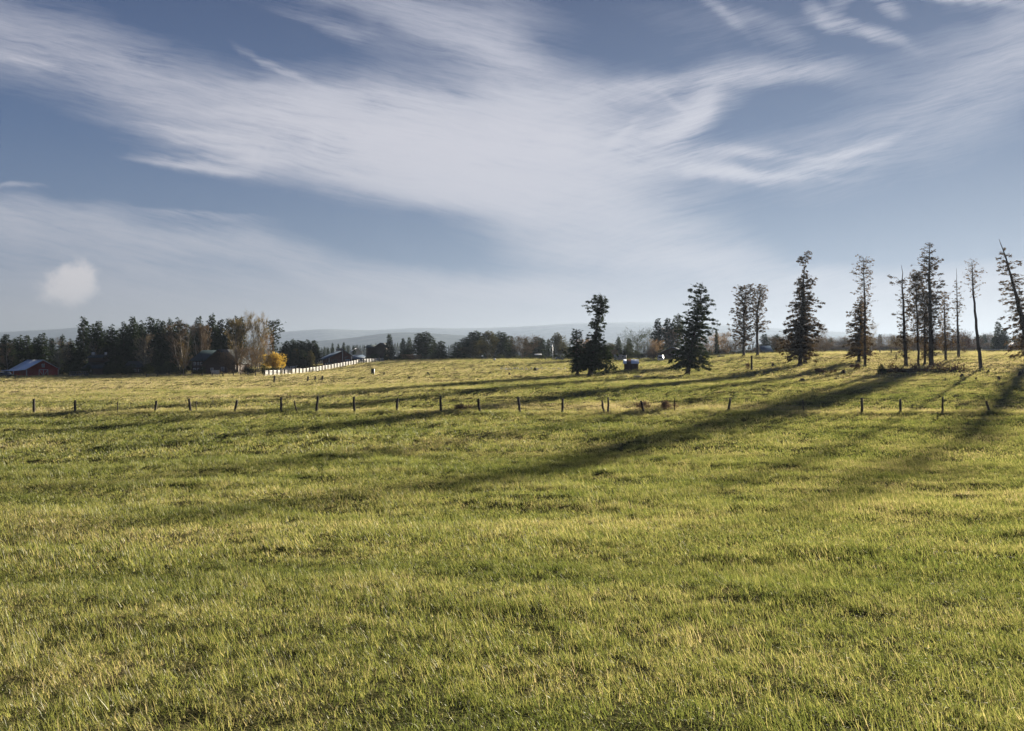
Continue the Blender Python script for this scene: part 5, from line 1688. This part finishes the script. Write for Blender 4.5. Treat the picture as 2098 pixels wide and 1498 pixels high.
for i, (bx, by, tx, ty, w, st) in enumerate(NEAR):
    o = put_post('post', bx, by, tx, ty, D0, w, 100 + i, fence, bool(st))
    if st:
        o['label'] = 'thin rusty steel post'
    elif abs(tx - bx) >= 3:
        o['label'] = 'leaning dark wooden post'
    g = gp(bx, D0)
    k = D0 / F
    tips.append((g, Vector(((tx - CX) * k, D0, EYE + (HY - ty) * k))))
for hfrac in (0.35, 0.62, 0.88):
    mb = MB()
    pts = []
    for j, (b, tp) in enumerate(tips):
        p = b.lerp(tp, hfrac) + Vector((0, -0.11, 0))
        if pts:
            q = pts[-1]
            for s in (0.25, 0.5, 0.75):
                m_ = Vector(q).lerp(p, s)
                pts_mid = (m_.x, m_.y, m_.z - 0.10 * 4 * s * (1 - s))
                mid.append(pts_mid)
            full += mid + [tuple(p)]
            mid = []
        else:
            full, mid = [tuple(p)], []
        pts.append(tuple(p))
    full = [(-47.0, D0 - 0.1, full[0][2])] + full + [(47.0, D0 - 0.1, full[-1][2])]
    a = np.array(full) - np.array(fence.location)
    mb.tube(a, 0.0055, 4)
    mb.build('wire', MT['wire'], fence)

# free-standing thick posts further out
FREE = [(561, 790, 563, 770, 4.2, 150, 'short thick dark post leaning right, standing alone below the yellow willow'), (631, 790, 631, 771, 4, 150, 'thick dark post, left of a row of three below the white fence'), (646, 788, 646, 771, 4, 150, 'thick dark post, middle of a row of three below the white fence'),
        (660, 789, 661, 770, 4, 150, 'thick dark post, right of a row of three below the white fence'), (910, 767, 910, 754, 3, 190, 'dark post, left of three close together in front of the tree row'), (922, 766, 922, 755, 3, 190, 'dark post, middle of three close together in front of the tree row'),
        (931, 766, 931, 755, 3, 190, 'dark post, right of three close together in front of the tree row'), (1540, 760, 1540, 729, 4.2, 150, 'tall dark stake with a dead reddish sapling, left of the spire-shaped conifer'),
        (1803, 727, 1803, 718, 2.5, 235, 'small dark post on the far grass, left of two right of the thin pine'), (1826, 727, 1826, 717, 3, 235, 'small dark post on the far grass, right of two right of the thin pine'), (1937, 780, 1937, 775, 3, 108, 'very short dark peg in the grass below the brush pile'),
        (1118, 738, 1118, 731, 2.5, 255, 'small dark post on the crest between shelter and utility pole')]
for i, (bx, by, tx, ty, w, d, lab) in enumerate(FREE):
    tag(put_post('wooden_post', bx, by, tx, ty, d, w, 200 + i), lab, 'post', 'loose wooden posts in the pasture')
# thin steel posts of an old fence line in the middle distance
THIN = [(585, 788, 586, 776, 150), (624, 786, 623, 772, 158), (680, 780, 678, 770, 165), (696, 779, 694, 770, 165), (726, 776, 725, 767, 170), (741, 774, 741, 766, 175), (756, 774, 756, 765, 175), (772, 787, 773, 777, 150), (792, 770, 792, 762, 185), (819, 786, 819, 775, 150), (683, 768, 682, 762, 195), (822, 770, 823, 762, 185)]
for i, (bx, by, tx, ty, d) in enumerate(sorted(THIN)):
    tag(put_post('steel_post', bx, by, tx, ty, d, 1.8, 300 + i, None, True), 'thin rusty steel post in the old line below the white fence, %s from the left' % ORD[i], 'post', 'thin steel posts of an old fence line')
for i, px in enumerate((2, 36, 68, 100, 130, 160, 187)):
    tag(put_post('steel_post', px, 789, px, 778, 180, 1.4, 330 + i, None, True), 'faint thin post in the tan grass below the red barn, %s from the left' % ORD[i], 'post', 'faint posts below the red barn')


def plank_fence(name, label, path, spacing, h, rails, step=0.5, post_mat='post', board=0.15):
    """path: (px, distance) points; posts stand in front of the boards"""
    P_ = []
    for (p0, d0), (p1, d1) in zip(path[:-1], path[1:]):
        a, b = Vector(((p0 - CX) / F * d0, d0)), Vector(((p1 - CX) / F * d1, d1))
        n = max(1, int((b - a).length / 0.4))
        for i in range(n):
            P_.append(a.lerp(b, i / n))
    P_.append(Vector(((path[-1][0] - CX) / F * path[-1][1], path[-1][1])))
    P_ = np.array([tuple(p) for p in P_])
    s = np.concatenate([[0], np.cumsum(np.linalg.norm(np.diff(P_, axis=0), axis=1))])
    n = int(s[-1] / spacing) + 1
    sp = np.linspace(0, s[-1], n)
    X, Y = np.interp(sp, s, P_[:, 0]), np.interp(sp, s, P_[:, 1])
    Z = Hg(X, Y)
    org = Vector((X[0], Y[0], Z[0]))
    t = thing(name, label, 'fence', org)
    tg = np.stack([np.gradient(X), np.gradient(Y)], -1)
    tg /= np.linalg.norm(tg, axis=1)[:, None]
    nr = np.stack([tg[:, 1], -tg[:, 0]], -1)
    sg = np.sign((nr * np.stack([-X, -Y], -1)).sum(1))
    nr *= sg[:, None]
    me = MB().box((0, 0, h / 2 + 0.02), (0.19, 0.19, h + 0.35)).mesh('post', MT[post_mat])
    for i in range(n):
        o = bpy.data.objects.new('post', me)
        C.objects.link(o)
        o.parent = t
        o.location = Vector((X[i] + nr[i, 0] * 0.10, Y[i] + nr[i, 1] * 0.10, Z[i])) - org
        o.rotation_euler = (0, 0, math.atan2(tg[i, 1], tg[i, 0]))
    for zr in rails:
        mb = MB()
        c = np.stack([X, Y, Z + zr], -1) - np.array(org)
        off = np.concatenate([nr * 0.018, np.zeros((n, 1))], 1)
        up = np.array([0, 0, board / 2])
        ring = np.stack([c - off - up, c + off - up, c + off + up, c - off + up], 1).reshape(-1, 3)
        i = np.arange(n - 1)[:, None] * 4
        j = np.arange(4)[None]
        f = np.stack([i + j, i + (j + 1) % 4, i + 4 + (j + 1) % 4, i + 4 + j], -1).reshape(-1, 4)
        mb.add(ring, f)
        mb.build('rail', MT['white'], t)
    return t


plank_fence('plank_fence', 'long white plank fence with dark posts curving up to the red-brown barn', [(542, 190), (566, 197), (590, 205), (615, 213), (640, 222), (670, 234), (700, 246), (720, 255), (745, 267), (766, 276), (786, 281)], 2.45, 1.35, (0.28, 0.59, 0.90, 1.21), board=0.155)
plank_fence('plank_fence', 'short white plank fence on the bank right behind the yellow willow', [(574, 246), (590, 247), (604, 250), (614, 256)], 2.4, 1.2, (0.4, 0.75, 1.1), board=0.2)
plank_fence('plank_fence', 'little white fence piece beside the porch of the red-brown barn', [(664, 262), (672, 264), (678, 268)], 1.2, 1.1, (0.3, 0.6, 0.9), board=0.26)
plank_fence('rail_fence', 'low dark rail fence along the foot of the left wood', [(300, 209), (360, 207), (420, 204), (480, 200), (540, 191)], 3.2, 0.75, (0.65,), board=0.07)
for o in bpy.data.objects['rail_fence'].children:
    if o.name.startswith('rail'):
        o.data.materials[0] = MT['palebark']
t = thing('white_gate', 'small white slatted gate standing before the big dark house', 'gate', gp(433, 204, 0.02))
for z in (0.55, 0.85, 1.15, 1.42):
    MB().box((1.0, 0, z), (1.95, 0.05, 0.19)).build('slat', MT['white'], t)
for x in (-0.05, 2.05):
    MB().box((x, 0, 0.75), (0.12, 0.12, 1.7)).build('gate_post', MT['post'], t)
t = thing('white_gate', 'raised white slatted gate set in the long white fence', 'gate', gp(582, 203, 0.02))
for z in (0.75, 1.05, 1.35, 1.65):
    MB().box((0.95, 0, z), (1.8, 0.05, 0.2)).build('slat', MT['white'], t)
for x in (-0.05, 1.95):
    MB().box((x, 0, 0.9), (0.13, 0.13, 2.0)).build('gate_post', MT['post'], t)


# ================================================================== field litter: stumps, mounds, stones, brush
def lump(rng, r, h, n=10, rings=5, top=0.35):
    mb = MB()
    v = []
    for i in range(rings):
        f = i / (rings - 1)
        rad = r * (1 - f * (1 - top)) * (1.0 + 0.15 * math.sin(f * 3))
        for j in range(n):
            a = 2 * math.pi * j / n
            q = rad * rng.uniform(0.78, 1.2)
            v.append((q * math.cos(a), q * math.sin(a) * 0.8, -0.12 + (h + 0.12) * f ** 0.8 * rng.uniform(0.9, 1.1)))
    i = np.arange(rings - 1)[:, None] * n
    j = np.arange(n)[None]
    f = np.stack([i + j, i + (j + 1) % n, i + n + (j + 1) % n, i + n + j], -1).reshape(-1, 4)
    mb.add(v, f)
    mb.f.append((np.arange(n) + (rings - 1) * n)[None])
    return mb


ST = [(1971, 775, 10, 4, 112, 'wide flat dark stump on the grass below the brush pile'), (2025, 767, 8, 6, 122, 'dark round stump just right of the leaning pole pine'), (2039, 762, 7, 3, 130, 'small dark stump behind the round stump right of the pole pine'),
      (2090, 772, 10, 8, 114, 'big dark stump at the right edge of the field'), (2046, 783, 9, 5, 106, 'dark stump furthest down the slope near the right edge'), (2000, 783, 6, 4, 106, 'small dark stump below the long pole shadow'),
      (1584, 747, 11, 5, 165, 'dark dome-shaped stump left of the spire-shaped conifer'), (1728, 767, 12, 8, 128, 'broken pale-sided stump left of the brush pile'), (1643, 781, 15, 4, 112, 'wide dark earth-coloured stump below the spire-shaped conifer'),
      (1712, 776, 9, 3, 116, 'low dark stump between the wide stump and the brush pile'), (1207, 779, 10, 4, 136, 'dark stump close below the fork-topped conifer'), (1005, 769, 8, 2.5, 165, 'flat dark stump below the row of pale stones, left of two'),
      (1044, 775, 10, 4, 150, 'bulky dark stump below the row of pale stones'), (1096, 765, 8, 4, 178, 'dark stump at the edge of the row of pale stones'), (971, 766, 9, 3, 180, 'dark stump right of the three close posts'),
      (876, 771, 9, 3.5, 165, 'dark stump in the pale grass below the round-topped pines'), (787, 774, 5, 3, 172, 'little dark stump right of the dark bin'), (838, 783, 12, 3, 150, 'low dark mound in pale grass, left of two'), (884, 786, 14, 3, 146, 'low dark mound in pale grass, right of two')]
for i, (px, py, w, h, d, lab) in enumerate(ST):
    rng = np.random.default_rng(400 + i)
    k = d / F
    o = lump(rng, w * k * 0.5, max(0.32, h * k * 1.2 + 0.08)).build('tree_stump' if 'mound' not in lab else 'earth_mound', MT['stump' if 'mound' not in lab else 'soil'])
    o.location = gp(px, d)
    tag(o, lab, 'stump' if 'mound' not in lab else 'mound', 'stumps and mounds in the pasture')
t = thing('snag', 'thin upright snag beside the big dark stump at the right edge', 'stump', gp(2095, 116))
MB().tube([(0.1, 0, -0.1), (0.02, 0, 0.6), (-0.12, 0, 1.35)], [0.16, 0.12, 0.02], 7).build('stem', MT['stump'], t)
t = thing('dark_bin', 'upright dark green bin standing alone below the white plank fence', 'bin', gp(764, 172, 0.02))
bevel(MB().box((0, 0, 0.62), (0.68, 0.6, 1.2)).build('body', mat_solid('dark_green_plastic', (0.016, 0.035, 0.03), 0.5, 0.3, 3.0), t), 0.05, 2)
bevel(MB().box((0, 0, 1.27), (0.76, 0.68, 0.09)).build('lid', MT['dark'], t), 0.03, 2)
# row of pale stones at the foot of the grassy bank
rng = np.random.default_rng(12)
sm = [lump(np.random.default_rng(500 + i), 0.17, 0.22, 7, 4, 0.5).mesh('stone', MT['stone']) for i in range(4)]
for i in range(44):
    px = 1014 + i * 3.4 + rng.normal() * 1.0
    d = 186 + rng.normal() * 0.8
    o = bpy.data.objects.new('field_stone', sm[i % 4])
    C.objects.link(o)
    s = rng.uniform(0.7, 1.6)
    o.location = gp(px, d)
    o.scale = (s, s, s * rng.uniform(0.9, 1.6))
    o.rotation_euler = (0, 0, rng.uniform(0, 6.28))
    tag(o, 'small pale stone in the broken row left of the short leaning conifer', 'stone', 'row of pale stones')
# pale fallen logs
for px0, px1, d, r, lab in ((1920, 1937, 205, 0.13, 'bleached fallen log lying behind the grove'), (1897, 1905, 190, 0.14, 'short bleached log between grove trunks'), (1298, 1318, 138, 0.13, 'grey fallen bough in the grass below the small shed')):
    a, b = gp(px0, d), gp(px1, d)
    q = MB().tube([(0, 0, 0.15), ((b.x - a.x) * 0.5, 0.15, 0.22 + (b.z - a.z) * 0.5), (b.x - a.x, 0, 0.12 + b.z - a.z)], [r, r * 0.9, r * 0.6], 8)
    o = q.build('fallen_log', MT['log'])
    o.location = a
    tag(o, lab, 'log')
# brush pile: a felled trunk with dead tops thrown on it
bp = thing('brush_pile', 'long dark pile of felled trunk and dead brush in front of the grove', 'brush pile', gp(1885, 128))
k = 128 / F
mb = MB()
mb.tube([((1805 - 1885) * k, 0, 0.25), ((1850 - 1885) * k, 0.2, 0.32), ((1910 - 1885) * k, -0.1, 0.30), ((1968 - 1885) * k, 0.1, 0.15)], [0.30, 0.32, 0.26, 0.14], 9)
mb.build('felled_trunk', MT['stump'], bp, True)
for i, (px, h, w, n) in enumerate(((1829, 1.9, 1.7, 170), (1872, 1.4, 1.3, 120), (1845, 0.9, 2.6, 120), (1895, 0.8, 3.0, 140), (1925, 1.7, 2.3, 260), (1960, 1.8, 2.1, 230), (1945, 0.8, 2.5, 120))):
    rng = np.random.default_rng(600 + i)
    g = MB()
    b_ = np.stack([(px - 1885) * k + rng.normal(size=n) * w * 0.33, rng.normal(size=n) * 0.4, np.abs(rng.normal(size=n)) * h * 0.38], -1)
    dr = rng.normal(size=(n, 3)) + np.array([rng.normal() * 0.5, 0, 0.7])
    dr /= np.linalg.norm(dr, axis=1)[:, None]
    g.leaves(b_, dr, rng.uniform(0.3, 0.9, n), rng.uniform(0.05, 0.16, n), rng)
    for j in range(7):
        p0 = np.array([(px - 1885) * k + rng.normal() * w * 0.25, rng.normal() * 0.3, 0.15])
        g.tube([p0, p0 + np.array([rng.normal() * 0.3, 0.1, h * 0.5]), p0 + np.array([rng.normal() * 0.8, 0, h * rng.uniform(0.7, 1.05)])], [0.045, 0.03, 0.01], 4)
    g.build('dead_branches', MT['brush'], bp)
yt = conifer('young_fir', 'small blue-grey cone-shaped young fir at the left end of the brush pile', 'tree', gp(1806, 125, 0.05), np.random.default_rng(9), 'fir',
             prof=[(0.05, 0.72, 0.72), (0.7, 0.5, 0.5), (1.3, 0.26, 0.26), (2.0, 0.06, 0.06)], axis=[(0, 0, 0), (2.0, 0, 0)], trunk=[(0, .05), (2, .008)], nb=110, spray=0.22, step=0.10, k=4)
for px, d, h, w, mat_, lab in ((1531, 155, 1.4, 1.6, 'brush', 'dead reddish sapling leaning on the tall dark stake'), (1320, 66, 0.75, 1.5, 'weed', 'reddish dead weed clump at the foot of a leaning fence post right of centre'), (1368, 67, 0.55, 2.2, 'weed', 'low reddish weed patch beside the thin steel fence post'),
                               (945, 66, 0.45, 2.0, 'weed', 'pinkish dry weed clump in the fence line shadow'), (1690, 130, 0.9, 5.0, 'brush', 'low greyish brush heap left of the tall thin pine'), (1752, 140, 1.0, 4.5, 'brush', 'greyish brush heap under the tall thin pine')):
    plant('dry_weeds', lab, 'shrub', gp(px, d, 0.02), bushy_geo(np.random.default_rng(px), h, w, 0.02, int(260 * w), 0.32, 9, 0.3, stems=4, wl=0.10, hollow=0.1, up=1.2), mat_)


# ================================================================== air
def build_haze():
    mb = MB()
    z0, z1 = -12.0, 372.0
    mb.box((0, 5000, (z0 + z1) / 2), (26000, 15000, z1 - z0))
    m, t, out = mat_new('haze_air')
    v = N(t, 'ShaderNodeVolumePrincipled')
    v.inputs['Color'].default_value = HAZE_COL
    v.inputs['Density'].default_value = HAZE_D
    v.inputs['Anisotropy'].default_value = HAZE_G
    t.links.new(v.outputs[0], out.inputs['Volume'])
    o = mb.build('haze', m)
    o['kind'] = 'stuff'


HAZE_D, HAZE_G, HAZE_COL = 0.00016, 0.34, (0.195, 0.238, 0.308, 1)
build_haze()
